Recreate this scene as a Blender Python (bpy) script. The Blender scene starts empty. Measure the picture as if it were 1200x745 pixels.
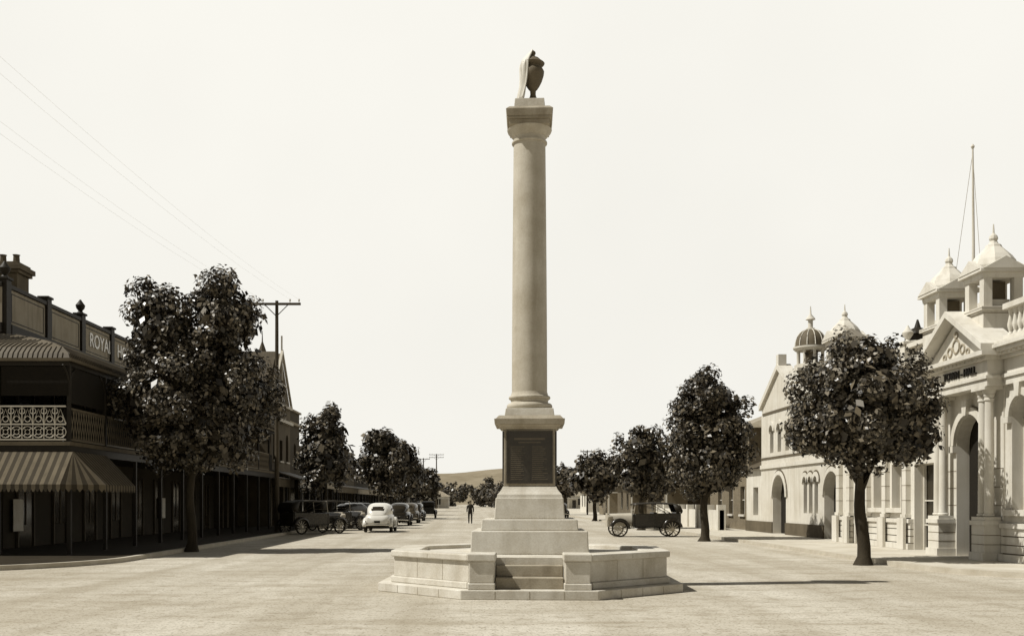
import bpy, bmesh, math, random
import numpy as np
from mathutils import Matrix, Vector
random.seed(7); np.random.seed(7)
scene=bpy.context.scene
scene.view_settings.view_transform='Standard'
scene.view_settings.look='None'
scene.view_settings.exposure=0
COL=scene.collection

# ------------------------------------------------------------ materials
def tint(v):
    k=max(0.0,1-v)
    return (min(1,v*(1+0.28*k*k)), v, v*(1-0.40*k**1.4), 1)
def mat(name,v,rough=0.85,amt=0.15,scale=4.0,bump=0.15,fine=60.0,spec=0.25,stretch=(1,1,1),brick=None,streak=0.0,metal=0.0):
    m=bpy.data.materials.new(name); m.use_nodes=True
    nt=m.node_tree; N=nt.nodes; L=nt.links
    b=N['Principled BSDF']; b.inputs['Roughness'].default_value=rough
    b.inputs['Specular IOR Level'].default_value=spec; b.inputs['Metallic'].default_value=metal
    geo=N.new('ShaderNodeNewGeometry')
    mp=N.new('ShaderNodeMapping'); mp.inputs['Scale'].default_value=stretch
    L.new(geo.outputs['Position'],mp.inputs['Vector'])
    n1=N.new('ShaderNodeTexNoise'); n1.inputs['Scale'].default_value=scale; n1.inputs['Detail'].default_value=6; n1.inputs['Roughness'].default_value=0.65
    L.new(mp.outputs[0],n1.inputs['Vector'])
    n2=N.new('ShaderNodeTexNoise'); n2.inputs['Scale'].default_value=fine; n2.inputs['Detail'].default_value=3
    L.new(geo.outputs['Position'],n2.inputs['Vector'])
    add=N.new('ShaderNodeMath'); add.operation='MULTIPLY_ADD'; add.inputs[1].default_value=0.4
    L.new(n2.outputs[0],add.inputs[0]); L.new(n1.outputs[0],add.inputs[2])
    mr=N.new('ShaderNodeMapRange'); mr.inputs[1].default_value=0.45; mr.inputs[2].default_value=0.95
    L.new(add.outputs[0],mr.inputs[0])
    mx=N.new('ShaderNodeMix'); mx.data_type='RGBA'
    mx.inputs[6].default_value=tint(v*(1-amt)); mx.inputs[7].default_value=tint(min(0.9,v*(1+amt)))
    L.new(mr.outputs[0],mx.inputs[0])
    out=mx.outputs[2]
    if streak>0:
        m2=N.new('ShaderNodeMapping'); m2.inputs['Scale'].default_value=(2.5,2.5,0.25)
        L.new(geo.outputs['Position'],m2.inputs['Vector'])
        n3=N.new('ShaderNodeTexNoise'); n3.inputs['Scale'].default_value=1.6; n3.inputs['Detail'].default_value=5
        L.new(m2.outputs[0],n3.inputs['Vector'])
        r3=N.new('ShaderNodeMapRange'); r3.inputs[1].default_value=0.5; r3.inputs[2].default_value=0.75; r3.inputs[3].default_value=0; r3.inputs[4].default_value=streak
        L.new(n3.outputs[0],r3.inputs[0])
        mx3=N.new('ShaderNodeMix'); mx3.data_type='RGBA'; L.new(r3.outputs[0],mx3.inputs[0]); L.new(out,mx3.inputs[6]); mx3.inputs[7].default_value=tint(v*0.4)
        out=mx3.outputs[2]
    if brick:
        sp=N.new('ShaderNodeSeparateXYZ'); L.new(geo.outputs['Position'],sp.inputs[0])
        a=N.new('ShaderNodeMath'); L.new(sp.outputs[0],a.inputs[0]); L.new(sp.outputs[1],a.inputs[1])
        cb=N.new('ShaderNodeCombineXYZ'); L.new(a.outputs[0],cb.inputs[0]); L.new(sp.outputs[2],cb.inputs[1])
        bt=N.new('ShaderNodeTexBrick'); bt.inputs['Scale'].default_value=brick; bt.inputs['Mortar Size'].default_value=0.02
        bt.inputs['Color1'].default_value=(0.8,0.8,0.8,1); bt.inputs['Color2'].default_value=(1.1,1.1,1.1,1); bt.inputs['Mortar'].default_value=(1.5,1.5,1.5,1)
        L.new(cb.outputs[0],bt.inputs['Vector'])
        mm=N.new('ShaderNodeMix'); mm.data_type='RGBA'; mm.blend_type='MULTIPLY'; mm.inputs[0].default_value=1
        L.new(out,mm.inputs[6]); L.new(bt.outputs['Color'],mm.inputs[7]); out=mm.outputs[2]
    L.new(out,b.inputs['Base Color'])
    if bump>0:
        bp=N.new('ShaderNodeBump'); bp.inputs['Strength'].default_value=bump; bp.inputs['Distance'].default_value=0.02
        L.new(add.outputs[0],bp.inputs['Height']); L.new(bp.outputs[0],b.inputs['Normal'])
    return m
def leafmat(name,lo,hi):
    m=bpy.data.materials.new(name); m.use_nodes=True
    nt=m.node_tree; N=nt.nodes; L=nt.links; b=N['Principled BSDF']
    b.inputs['Roughness'].default_value=0.38; b.inputs['Specular IOR Level'].default_value=0.45
    g=N.new('ShaderNodeNewGeometry'); mx=N.new('ShaderNodeMix'); mx.data_type='RGBA'
    p=N.new('ShaderNodeMath'); p.operation='POWER'; p.inputs[1].default_value=2.0
    mx.inputs[6].default_value=tint(lo); mx.inputs[7].default_value=tint(hi)
    L.new(g.outputs['Random Per Island'],p.inputs[0]); L.new(p.outputs[0],mx.inputs[0]); L.new(mx.outputs[2],b.inputs['Base Color'])
    return m
M={}
M['granite']=mat('granite',0.50,0.8,0.24,1.6,0.3,34,streak=0.30)
M['granite_col']=mat('granite_column',0.42,0.75,0.22,1.2,0.3,34,streak=0.30)
M['granite_dk']=mat('granite_weathered',0.30,0.85,0.28,2.0,0.3,34,streak=0.5)
M['urn']=mat('dark_urn_stone',0.10,0.7,0.25,4.0,0.3,60,streak=0.4)
M['bronze']=mat('bronze_plaque',0.025,0.4,0.3,6,0.3,50,spec=0.6)
M['bronze_l']=mat('bronze_letters',0.08,0.45,0.3,6,0.1,50,spec=0.5)
M['stucco']=mat('white_stucco',0.57,0.85,0.12,0.9,0.1,40,streak=0.32)
M['stucco2']=mat('cream_stucco',0.54,0.85,0.14,0.9,0.1,40,streak=0.30)
M['brickd']=mat('dark_brick',0.14,0.9,0.2,1.5,0.2,40,brick=4)
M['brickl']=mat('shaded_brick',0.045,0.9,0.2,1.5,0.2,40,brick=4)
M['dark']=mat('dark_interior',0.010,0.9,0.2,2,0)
M['glass']=mat('window_glass',0.02,0.12,0.3,0.7,0.0,spec=0.5)
M['darkpaint']=mat('dark_paint',0.016,0.6,0.25,3,0.1)
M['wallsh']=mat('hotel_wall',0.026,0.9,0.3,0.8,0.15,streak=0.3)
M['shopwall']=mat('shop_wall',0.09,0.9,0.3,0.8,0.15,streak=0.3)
M['joint']=mat('shaded_joint',0.17,0.95,0.3,2,0.1)  # dark joint lines, recess shading painted into their colour
M['dome']=mat('dome_lead',0.10,0.7,0.3,2,0.1,streak=0.4)
M['panel']=mat('parapet_panel',0.27,0.85,0.2,1.2,0.15,streak=0.5)
M['frame']=mat('window_frame_paint',0.06,0.7,0.2,3,0)
M['lace']=mat('iron_lace_paint',0.45,0.6,0.1,3,0)
M['lace2']=mat('lattice_paint',0.11,0.6,0.1,3,0)
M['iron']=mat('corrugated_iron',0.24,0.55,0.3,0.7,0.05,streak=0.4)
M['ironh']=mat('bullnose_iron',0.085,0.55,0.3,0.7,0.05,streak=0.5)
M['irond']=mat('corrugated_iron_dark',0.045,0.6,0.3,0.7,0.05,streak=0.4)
M['canvasl']=mat('canvas_light',0.105,0.9,0.2,2,0.1,streak=0.5)
M['canvasd']=mat('canvas_dark',0.035,0.9,0.15,2,0.1)
M['wood']=mat('weathered_pole',0.06,0.9,0.3,2,0.3,streak=0.4)
M['wire']=mat('wire',0.82,0.6,0.05,2,0)
M['bark']=mat('bark',0.03,0.9,0.4,5,0.8,30,stretch=(1,1,0.3))
M['leaf']=leafmat('leaves',0.014,0.14)
M['leafn']=leafmat('leaves_near',0.014,0.18)
M['leaff']=leafmat('leaves_distant',0.02,0.13)
M['kerb']=mat('kerb_stone',0.40,0.9,0.2,2,0.3,50)
M['path']=mat('footpath_concrete',0.45,0.9,0.2,0.8,0.2,60)
M['pathd']=mat('footpath_painted_shade',0.022,0.95,0.35,0.8,0.2,60,spec=0.1)  # left footpath: shade of the buildings painted in as a near-black colour
M['whitecar']=mat('cream_car_paint',0.66,0.3,0.04,2,0,spec=0.5)
M['blackcar']=mat('dark_car_paint',0.015,0.22,0.3,2,0,spec=0.5)
M['greycar']=mat('grey_car_paint',0.05,0.3,0.2,2,0,spec=0.5)
M['palecar']=mat('pale_car_paint',0.42,0.45,0.15,2,0,spec=0.4)
M['rubber']=mat('tyre_rubber',0.02,0.8,0.2,8,0.1)
M['chrome']=mat('chrome',0.6,0.25,0.1,3,0,metal=0.9)
M['hub']=mat('wheel_hub',0.4,0.4,0.1,3,0,spec=0.5)
M['winpale']=mat('bright_window_pale',0.5,0.7,0.15,3,0)  # window brightness put into the colour
M['skin']=mat('skin',0.3,0.6,0.1,5,0)
M['hill']=mat('hazy_hill',0.20,1,0.25,0.012,0,0.05,spec=0)
M['grass']=mat('dry_grass',0.22,1,0.3,0.05,0.2,3,spec=0)
M['roofd']=mat('slate_roof',0.06,0.8,0.25,2,0.2,brick=3)

# ------------------------------------------------------------ mesh builder
def frame(ox,oy,u,w):
    return Matrix(((u[0],w[0],0,ox),(u[1],w[1],0,oy),(0,0,1,0),(0,0,0,1)))
class MB:
    def __init__(s,M=None): s.v=[]; s.f=[]; s.M=M
    def add(s,vs,fs):
        o=len(s.v)
        if s.M is not None: vs=[tuple(s.M@Vector(p)) for p in vs]
        s.v+=[tuple(p) for p in vs]; s.f+=[tuple(i+o for i in f) for f in fs]
    def box(s,x0,x1,y0,y1,z0,z1):
        s.add([(x0,y0,z0),(x1,y0,z0),(x1,y1,z0),(x0,y1,z0),(x0,y0,z1),(x1,y0,z1),(x1,y1,z1),(x0,y1,z1)],
              [(0,3,2,1),(4,5,6,7),(0,1,5,4),(1,2,6,5),(2,3,7,6),(3,0,4,7)])
    def frust(s,cx,cy,z0,z1,a0,a1,b0=None,b1=None):
        b0=a0 if b0 is None else b0; b1=a1 if b1 is None else b1
        v=[]
        for (a,b,z) in((a0,b0,z0),(a1,b1,z1)):
            v+=[(cx-a,cy-b,z),(cx+a,cy-b,z),(cx+a,cy+b,z),(cx-a,cy+b,z)]
        s.add(v,[(0,3,2,1),(4,5,6,7),(0,1,5,4),(1,2,6,5),(2,3,7,6),(3,0,4,7)])
    def prism(s,p,z0,z1):
        n=len(p)
        s.add([(a,b,z0) for a,b in p]+[(a,b,z1) for a,b in p],
              [tuple(range(n))[::-1],tuple(range(n,2*n))]+[(i,(i+1)%n,n+(i+1)%n,n+i) for i in range(n)])
    def extr(s,p,w0,w1):
        n=len(p)
        s.add([(a,w0,b) for a,b in p]+[(a,w1,b) for a,b in p],
              [tuple(range(n))[::-1],tuple(range(n,2*n))]+[(i,(i+1)%n,n+(i+1)%n,n+i) for i in range(n)])
    def lathe(s,cx,cy,prof,n=24,ax='z',rot=0,cap=True):
        v=[];f=[]
        for r,z in prof:
            for i in range(n):
                a=2*math.pi*i/n+rot
                if ax=='z': v.append((cx+r*math.cos(a),cy+r*math.sin(a),z))
                else: v.append((z,cx+r*math.cos(a),cy+r*math.sin(a)))
        m=len(prof)
        for j in range(m-1):
            for i in range(n): f.append((j*n+i,j*n+(i+1)%n,(j+1)*n+(i+1)%n,(j+1)*n+i))
        if cap: f.append(tuple(range(n))[::-1]); f.append(tuple(range((m-1)*n,m*n)))
        s.add(v,f)
    def tube(s,pts,rad,n=6,closed=False):
        pts=[Vector(p) for p in pts]; m=len(pts)
        if not hasattr(rad,'__len__'): rad=[rad]*m
        v=[];f=[]
        for j,p in enumerate(pts):
            if closed: t=pts[(j+1)%m]-pts[j-1]
            else: t=pts[min(j+1,m-1)]-pts[max(j-1,0)]
            t.normalize()
            up=Vector((0,0,1)) if abs(t.z)<0.9 else Vector((1,0,0))
            if closed: up=Vector((0.301,0.21,0.1))
            a=t.cross(up).normalized(); b=t.cross(a).normalized()
            for i in range(n):
                an=2*math.pi*i/n; v.append(p+rad[j]*(math.cos(an)*a+math.sin(an)*b))
        for j in range(m if closed else m-1):
            k=(j+1)%m
            for i in range(n): f.append((j*n+i,j*n+(i+1)%n,k*n+(i+1)%n,k*n+i))
        if not closed:
            f.append(tuple(range(n))[::-1]); f.append(tuple(range((m-1)*n,m*n)))
        s.add(v,f)
    def wall(s,u0,u1,w0,w1,z0,z1,ops):
        cur=u0
        for a,b,zb,zs,ar in sorted(ops):
            if a>cur: s.box(cur,a,w0,w1,z0,z1)
            if zb>z0: s.box(a,b,w0,w1,z0,zb)
            if ar:
                r=(b-a)/2;c=(a+b)/2;n=12
                for i in range(n):
                    t0=math.pi*(1-i/n);t1=math.pi*(1-(i+1)/n)
                    p0=(c+r*math.cos(t0),zs+r*math.sin(t0));p1=(c+r*math.cos(t1),zs+r*math.sin(t1))
                    s.extr([p0,p1,(p1[0],z1),(p0[0],z1)],w0,w1)
            else: s.box(a,b,w0,w1,zs,z1)
            cur=b
        if cur<u1: s.box(cur,u1,w0,w1,z0,z1)
    def arch(s,c,zs,r0,r1,w0,w1,n=14):
        for i in range(n):
            t0=math.pi*(1-i/n);t1=math.pi*(1-(i+1)/n)
            s.extr([(c+r0*math.cos(t0),zs+r0*math.sin(t0)),(c+r0*math.cos(t1),zs+r0*math.sin(t1)),
                    (c+r1*math.cos(t1),zs+r1*math.sin(t1)),(c+r1*math.cos(t0),zs+r1*math.sin(t0))],w0,w1)
    def done(s,name,m,parent=None,smooth=False,bevel=0,world=True):
        me=bpy.data.meshes.new(name); me.from_pydata(s.v,[],s.f); me.update()
        bm=bmesh.new(); bm.from_mesh(me); bmesh.ops.recalc_face_normals(bm,faces=bm.faces); bm.to_mesh(me); bm.free()
        me.materials.append(m)
        ob=bpy.data.objects.new(name,me); COL.objects.link(ob)
        if smooth:
            me.polygons.foreach_set('use_smooth',[True]*len(me.polygons))
            me.set_sharp_from_angle(angle=math.radians(38))
        if bevel:
            b=ob.modifiers.new('bevel','BEVEL'); b.width=bevel; b.segments=2; b.limit_method='ANGLE'; b.angle_limit=math.radians(40)
        if parent:
            ob.parent=parent
            if world: ob.matrix_parent_inverse=Matrix.Translation(parent.location).inverted()
        return ob
def root(name,x,y,z=0,rz=0):
    e=bpy.data.objects.new(name,None); e.empty_display_size=0.5; e.location=(x,y,z); e.rotation_euler=(0,0,rz); COL.objects.link(e); return e
def text(name,body,size,M4,m,parent,ext=0.02):
    c=bpy.data.curves.new(name,'FONT'); c.body=body; c.size=size; c.extrude=ext; c.align_x='CENTER'; c.align_y='CENTER'; c.offset=0.006
    c.materials.append(m)
    o=bpy.data.objects.new(name,c); COL.objects.link(o); o.parent=parent
    o.matrix_parent_inverse=Matrix.Translation(parent.location).inverted(); o.matrix_basis=M4
    return o
def m4(X,Z,p):
    X=Vector(X);Z=Vector(Z);Y=Z.cross(X)
    return Matrix(((X.x,Y.x,Z.x,p[0]),(X.y,Y.y,Z.y,p[1]),(X.z,Y.z,Z.z,p[2]),(0,0,0,1)))

# ------------------------------------------------------------ world / sun / camera
w=bpy.data.worlds.new("World"); scene.world=w; w.use_nodes=True
N=w.node_tree.nodes; L=w.node_tree.links
bg=N['Background']; bg.inputs['Strength'].default_value=0.1
sk=N.new('ShaderNodeTexSky'); sk.sky_type='NISHITA'; sk.sun_disc=False
sk.sun_elevation=math.radians(54); sk.sun_rotation=math.radians(262); sk.dust_density=3
bw=N.new('ShaderNodeRGBToBW'); L.new(sk.outputs[0],bw.inputs[0])
tc=N.new('ShaderNodeTexCoord'); sp=N.new('ShaderNodeSeparateXYZ'); L.new(tc.outputs['Generated'],sp.inputs[0])
mr=N.new('ShaderNodeMapRange'); mr.inputs[1].default_value=0.44; mr.inputs[2].default_value=0.66; mr.inputs[3].default_value=8.85; mr.inputs[4].default_value=0.7
L.new(sp.outputs[2],mr.inputs[0])
# southern sky, behind the camera, dimmed to lower the fill on front faces
my_=N.new('ShaderNodeMapRange'); my_.inputs[1].default_value=-0.45; my_.inputs[2].default_value=0.35; my_.inputs[3].default_value=0.28; my_.inputs[4].default_value=1.0
L.new(sp.outputs[1],my_.inputs[0])
nz=N.new('ShaderNodeTexNoise'); nz.inputs['Scale'].default_value=1.9; nz.inputs['Detail'].default_value=4
L.new(tc.outputs['Generated'],nz.inputs['Vector'])
nm=N.new('ShaderNodeMapRange'); nm.inputs[1].default_value=0.3; nm.inputs[2].default_value=0.7; nm.inputs[3].default_value=0.93; nm.inputs[4].default_value=1.03
L.new(nz.outputs[0],nm.inputs[0])
ml=N.new('ShaderNodeMath'); ml.operation='MULTIPLY'; L.new(mr.outputs[0],ml.inputs[0]); L.new(nm.outputs[0],ml.inputs[1])
ml2=N.new('ShaderNodeMath'); ml2.operation='MULTIPLY'; L.new(ml.outputs[0],ml2.inputs[0]); L.new(my_.outputs[0],ml2.inputs[1])
cl=N.new('ShaderNodeMath'); cl.operation='MULTIPLY'; cl.inputs[1].default_value=0.12; L.new(bw.outputs[0],cl.inputs[0])
cm=N.new('ShaderNodeMath'); cm.operation='MINIMUM'; cm.inputs[1].default_value=0.8; L.new(cl.outputs[0],cm.inputs[0])
ad=N.new('ShaderNodeMath'); L.new(ml2.outputs[0],ad.inputs[0]); L.new(cm.outputs[0],ad.inputs[1])
vm=N.new('ShaderNodeVectorMath'); vm.operation='SCALE'; vm.inputs[0].default_value=(1.02,1.0,0.93); L.new(ad.outputs[0],vm.inputs['Scale'])
L.new(vm.outputs[0],bg.inputs['Color'])
sl=bpy.data.lights.new('sun','SUN'); sl.energy=5; sl.angle=math.radians(0.5); sl.color=(1,0.97,0.90)
so=bpy.data.objects.new('sun',sl); COL.objects.link(so)
sv=Vector((-0.575,-0.10,0.81)).normalized()
so.rotation_euler=sv.to_track_quat('Z','Y').to_euler(); so.location=(-30,-5,40)
cd=bpy.data.cameras.new('camera'); co=bpy.data.objects.new('camera',cd); COL.objects.link(co); scene.camera=co
co.location=(0,0,1.7); co.rotation_euler=(math.pi/2,0,0)
cd.sensor_width=36; cd.lens=36; cd.shift_x=0.0333; cd.shift_y=0.1796; cd.clip_end=8000; cd.clip_start=0.1

# ------------------------------------------------------------ ground
g=MB(); g.add([(-4000,-400,0),(4000,-400,0),(4000,6000,0),(-4000,6000,0)],[(0,1,2,3)]); g.done('ground',M['grass'])
rm=mat('pale_macadam',0.48,0.95,0.14,0.35,0.5,30,stretch=(1,0.22,1))
nt=rm.node_tree;N=nt.nodes;L=nt.links
b=N['Principled BSDF']; src=b.inputs['Base Color'].links[0].from_socket
geo=N.new('ShaderNodeNewGeometry')
def trk(sc,st,lo,hi,amt,src,col,det=5):
    mp=N.new('ShaderNodeMapping'); mp.inputs['Scale'].default_value=st; L.new(geo.outputs['Position'],mp.inputs['Vector'])
    n=N.new('ShaderNodeTexNoise'); n.inputs['Scale'].default_value=sc; n.inputs['Detail'].default_value=det; L.new(mp.outputs[0],n.inputs['Vector'])
    r=N.new('ShaderNodeMapRange'); r.inputs[1].default_value=lo; r.inputs[2].default_value=hi; r.inputs[4].default_value=amt; L.new(n.outputs[0],r.inputs[0])
    x=N.new('ShaderNodeMix'); x.data_type='RGBA'; L.new(r.outputs[0],x.inputs[0]); L.new(src,x.inputs[6]); x.inputs[7].default_value=col
    return x.outputs[2]
src=trk(0.5,(1.6,0.05,1),0.46,0.70,0.7,src,tint(0.27))
src=trk(0.9,(0.25,1.2,1),0.48,0.74,0.7,src,tint(0.27))
src=trk(0.16,(1,1,1),0.45,0.62,0.45,src,tint(0.29))
src=trk(2.2,(0.6,1,1),0.52,0.66,0.5,src,tint(0.24),6)
src=trk(7,(1,1,1),0.55,0.68,0.6,src,tint(0.22),3)
src=trk(24,(1,1,1),0.57,0.68,0.85,src,tint(0.12),2)
L.new(src,b.inputs['Base Color'])
g=MB(); Z=0.004
pl=[(-300,-80),(300,-80),(300,22.5),(13,22.5),(13,26),(11.6,30),(11.6,700),(-11.6,700),(-11.6,30),(-13,27),(-13,25.5),(-300,25.5)]
g.add([(x,y,Z) for x,y in pl],[tuple(range(len(pl)))]); g.done('road',rm)
def arcpts(c,r,a0,a1,n):
    return [(c[0]+r*math.cos(math.radians(a0+(a1-a0)*i/n)),c[1]+r*math.sin(math.radians(a0+(a1-a0)*i/n))) for i in range(n+1)]
def offs(path,d):
    o=[]
    for i,p in enumerate(path):
        a=Vector(path[max(i-1,0)]);b=Vector(path[min(i+1,len(path)-1)]);t=(b-a).normalized()
        o.append((p[0]-t.y*d,p[1]+t.x*d))
    return o
def pavement(path,side,far,m):
    k=offs(path,0.18*side)
    kb=MB()
    for i in range(len(path)-1):
        kb.prism([path[i],path[i+1],k[i+1],k[i]],0.0,0.13)
    kb.done('kerb',M['kerb'])
    p=MB(); p.prism(k+far,0.0,0.126); p.done('footpath',m)
right=[(80,21)]+[(x,y) for x,y in arcpts((16,26),5,-90,-180,10)]+[(11,60),(11,160),(11,420)]
left=[(-80,24)]+[(x,y) for x,y in arcpts((-15.5,29.5),5.5,-90,0,12)]+[(-10,60),(-10.5,160),(-11,420)]
pavement(right,-1,[(80,420)],M['path'])
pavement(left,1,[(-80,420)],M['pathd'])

# ------------------------------------------------------------ war memorial
mx,my=1.04,20.63
mem=root('war_memorial_column',mx,my)
def octo(h,rot=22.5):
    R=h/math.cos(math.radians(22.5)); return [(mx+R*math.cos(math.radians(22.5+45*i)),my+R*math.sin(math.radians(22.5+45*i))) for i in range(8)]
b=MB(); b.prism(octo(2.89),0.004,0.17); b.done('base_step',M['granite'],mem,bevel=0.015)
def ring(h0,h1,z0,z1,gap):
    mb=MB(); O=octo(h0); I=octo(h1)
    for i in range(8):
        j=(i+1)%8
        if i==5: continue
        mb.prism([O[i],O[j],I[j],I[i]],z0,z1)
    a0=O[5];a1=O[6];i0=I[5];i1=I[6]
    yf=a0[1];yb=i0[1]
    mb.prism([a0,(mx-gap,yf),(mx-gap,yb),i0],z0,z1)
    mb.prism([(mx+gap,yf),a1,i1,(mx+gap,yb)],z0,z1)
    return mb
ring(2.66,2.15,0.17,0.29,0.60).done('wall_plinth',M['granite'],mem,bevel=0.02)
ring(2.60,2.15,0.292,0.66,0.61).done('platform_wall',M['granite'],mem,bevel=0.006)
ring(2.66,2.13,0.662,0.78,0.60).done('wall_coping',M['granite'],mem,bevel=0.02)
jm=MB()
def joints(h,z0,z1,ts,skip=True):
    O=octo(h)
    for i in range(8):
        j=(i+1)%8
        if skip and i==5: continue
        a=Vector(O[i]);bb=Vector(O[j]);n=(bb-a).normalized();nn=Vector((n.y,-n.x))
        for t in ts:
            c=a+(bb-a)*t
            jm.prism([tuple(c-n*0.006-nn*0.05),tuple(c+n*0.006-nn*0.05),tuple(c+n*0.006+nn*0.001),tuple(c-n*0.006+nn*0.001)],z0,z1)
joints(2.602,0.3,0.655,(0.33,0.67)); joints(2.892,0.01,0.15,(0.25,0.5,0.75),False); joints(2.662,0.68,0.76,(0.5,))
jm.done('stone_joints',M['granite_dk'],mem)
for sx,nm in((-1,'left_pier'),(1,'right_pier')):
    p=MB(); x0,x1=sorted((mx+sx*0.62,mx+sx*1.06)); yf=my-2.80
    p.box(x0-0.02,x1+0.02,yf-0.03,my-2.2,0.171,0.285)
    p.box(x0,x1,yf,my-2.2,0.286,0.668)
    p.box(x0-0.03,x1+0.03,yf-0.04,my-2.15,0.669,0.80)
    p.done(nm,M['granite'],mem,bevel=0.02)
s=MB()
s.box(mx-0.598,mx+0.598,my-2.62,my-1.9,0.171,0.37); s.done('step_1',M['granite_dk'],mem,bevel=0.015)
s=MB(); s.box(mx-0.597,mx+0.597,my-2.30,my-1.9,0.371,0.57); s.done('step_2',M['granite_dk'],mem,bevel=0.015)
f=MB(); f.prism(octo(2.145),0.172,0.70); f.done('platform_floor',M['granite'],mem)
c=MB(); c.frust(mx,my,0.701,1.15,1.13,1.11); c.done('lower_tier',M['granite'],mem,bevel=0.02)
c=MB(); c.frust(mx,my,1.151,1.37,0.94,0.92); c.done('upper_tier',M['granite'],mem,bevel=0.02)
c=MB(); c.frust(mx,my,1.371,1.79,0.69,0.66); c.done('pedestal_plinth',M['granite'],mem,bevel=0.02)
c=MB()
prof=[(0.64,1.791),(0.63,1.85),(0.585,1.90),(0.55,1.95),(0.52,2.01)]
for (a,z),(a2,z2) in zip(prof,prof[1:]): c.frust(mx,my,z,z2,a,a2)
c.done('pedestal_moulding',M['granite'],mem)
c=MB(); c.frust(mx,my,2.011,3.13,0.505,0.495); c.done('pedestal_die',M['granite_dk'],mem,bevel=0.01)
pq=MB(); pf=MB(); tx=MB()
for k in range(4):
    R=Matrix.Translation((mx,my,0))@Matrix.Rotation(k*math.pi/2,4,'Z')
    pq.M=R; pf.M=R; tx.M=R
    pq.box(-0.43,0.43,-0.522,-0.49,2.09,3.07)
    for x in(-0.455,0.43): pf.box(x,x+0.025,-0.535,-0.49,2.065,3.095)
    for z in(2.065,3.07): pf.box(-0.43,0.43,-0.535,-0.49,z,z+0.025)
    pf.box(-0.006,0.006,-0.528,-0.5,2.1,2.85)
    for col in(-0.37,0.05):
        for r in range(17):
            wd=random.uniform(0.2,0.31); tx.box(col,col+wd,-0.526,-0.51,2.14+r*0.04,2.155+r*0.04)
    tx.box(-0.3,0.3,-0.526,-0.51,2.92,2.96); tx.box(-0.22,0.22,-0.526,-0.51,2.86,2.885)
pq.done('bronze_tablets',M['bronze'],mem); pf.done('tablet_frames',M['bronze'],mem); tx.done('tablet_lettering',M['bronze_l'],mem)
c=MB()
for a,a2,z,z2 in((0.52,0.56,3.131,3.17),(0.58,0.62,3.171,3.22),(0.68,0.69,3.221,3.33),(0.66,0.60,3.331,3.40)): c.frust(mx,my,z,z2,a,a2)
c.done('pedestal_cornice',M['granite_dk'],mem,bevel=0.006)
c=MB(); c.frust(mx,my,3.401,3.55,0.49,0.47); c.done('column_plinth',M['granite'],mem,bevel=0.01)
def torus_prof(r,z0,z1,n=8):
    h=(z1-z0)/2; return [(r-h+h*math.sin(math.pi*i/n),z0+h-h*math.cos(math.pi*i/n)) for i in range(n+1)]
c=MB(); c.lathe(mx,my,torus_prof(0.46,3.552,3.68)+[(0.38,3.685),(0.37,3.72),(0.385,3.75)]+torus_prof(0.42,3.755,3.83)+[(0.375,3.84),(0.36,3.90)],48)
sh=[]
for i in range(13):
    t=i/12; sh.append((0.355-0.035*(t**1.5),3.90+t*4.98))
c.lathe(mx,my,sh,64)
c.done('column_shaft',M['granite_col'],mem,smooth=True)
c=MB(); c.lathe(mx,my,[(0.32,8.881),(0.355,8.895),(0.355,8.925),(0.322,8.94),(0.325,9.02),(0.37,9.05),(0.38,9.08),(0.43,9.12),(0.45,9.17)],48)
c.done('capital_echinus',M['granite_col'],mem,smooth=True)
c=MB()
for a,a2,z,z2 in((0.40,0.40,9.171,9.27),(0.44,0.44,9.271,9.32),(0.45,0.465,9.321,9.46),(0.46,0.40,9.461,9.52)): c.frust(mx,my,z,z2,a,a2)
c.done('capital_abacus',M['granite_dk'],mem,bevel=0.008)
c=MB(); c.frust(mx,my,9.521,9.72,0.31,0.29); c.done('urn_base_block',M['granite'],mem,bevel=0.01)
ux=mx+0.07
uprof=[(0.17,9.721),(0.17,9.77),(0.13,9.79),(0.07,9.83),(0.055,9.90),(0.06,9.97),(0.09,10.00),(0.13,10.06),(0.18,10.16),(0.215,10.27),(0.225,10.35),(0.20,10.40),(0.15,10.43),(0.15,10.46),(0.22,10.49),(0.235,10.515),(0.22,10.53),(0.17,10.57),(0.12,10.62),(0.06,10.65),(0.035,10.68),(0.055,10.72),(0.05,10.75),(0.02,10.78)]
c=MB(); c.lathe(ux,my,uprof,32)
c.done('funeral_urn',M['urn'],mem,smooth=True)
c=MB(); vs=[];fs=[];nu,nv=18,18
rp=[(0,0.02),(0.06,0.07),(0.14,0.15),(0.24,0.235),(0.30,0.26),(0.5,0.25),(0.7,0.26),(0.85,0.29),(1,0.32)]
for j in range(nv+1):
    t=j/nv
    for i in range(nu+1):
        half=72-8*min(1,t*3)-26*max(0,t-0.3)
        a=math.radians(182+(i/nu-0.5)*2*half)
        z=10.81-1.08*t
        r=float(np.interp(t,[p_[0] for p_ in rp],[p_[1] for p_ in rp]))
        r*=1+0.09*math.sin(i*1.7+t*1.5)*min(1,t*2.5)
        vs.append((ux+r*math.cos(a),my+r*math.sin(a)*0.95,z-0.03*math.cos(i*0.9)*t))
for j in range(nv):
    for i in range(nu): fs.append((j*(nu+1)+i,j*(nu+1)+i+1,(j+1)*(nu+1)+i+1,(j+1)*(nu+1)+i))
c.add(vs,fs); d=c.done('urn_drapery',mat('pale_marble',0.62,0.7,0.1,3,0.1),mem,smooth=True)
sd=d.modifiers.new('thick','SOLIDIFY'); sd.thickness=0.025
mem.rotation_euler=(0,0,math.radians(-2.9))

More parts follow.
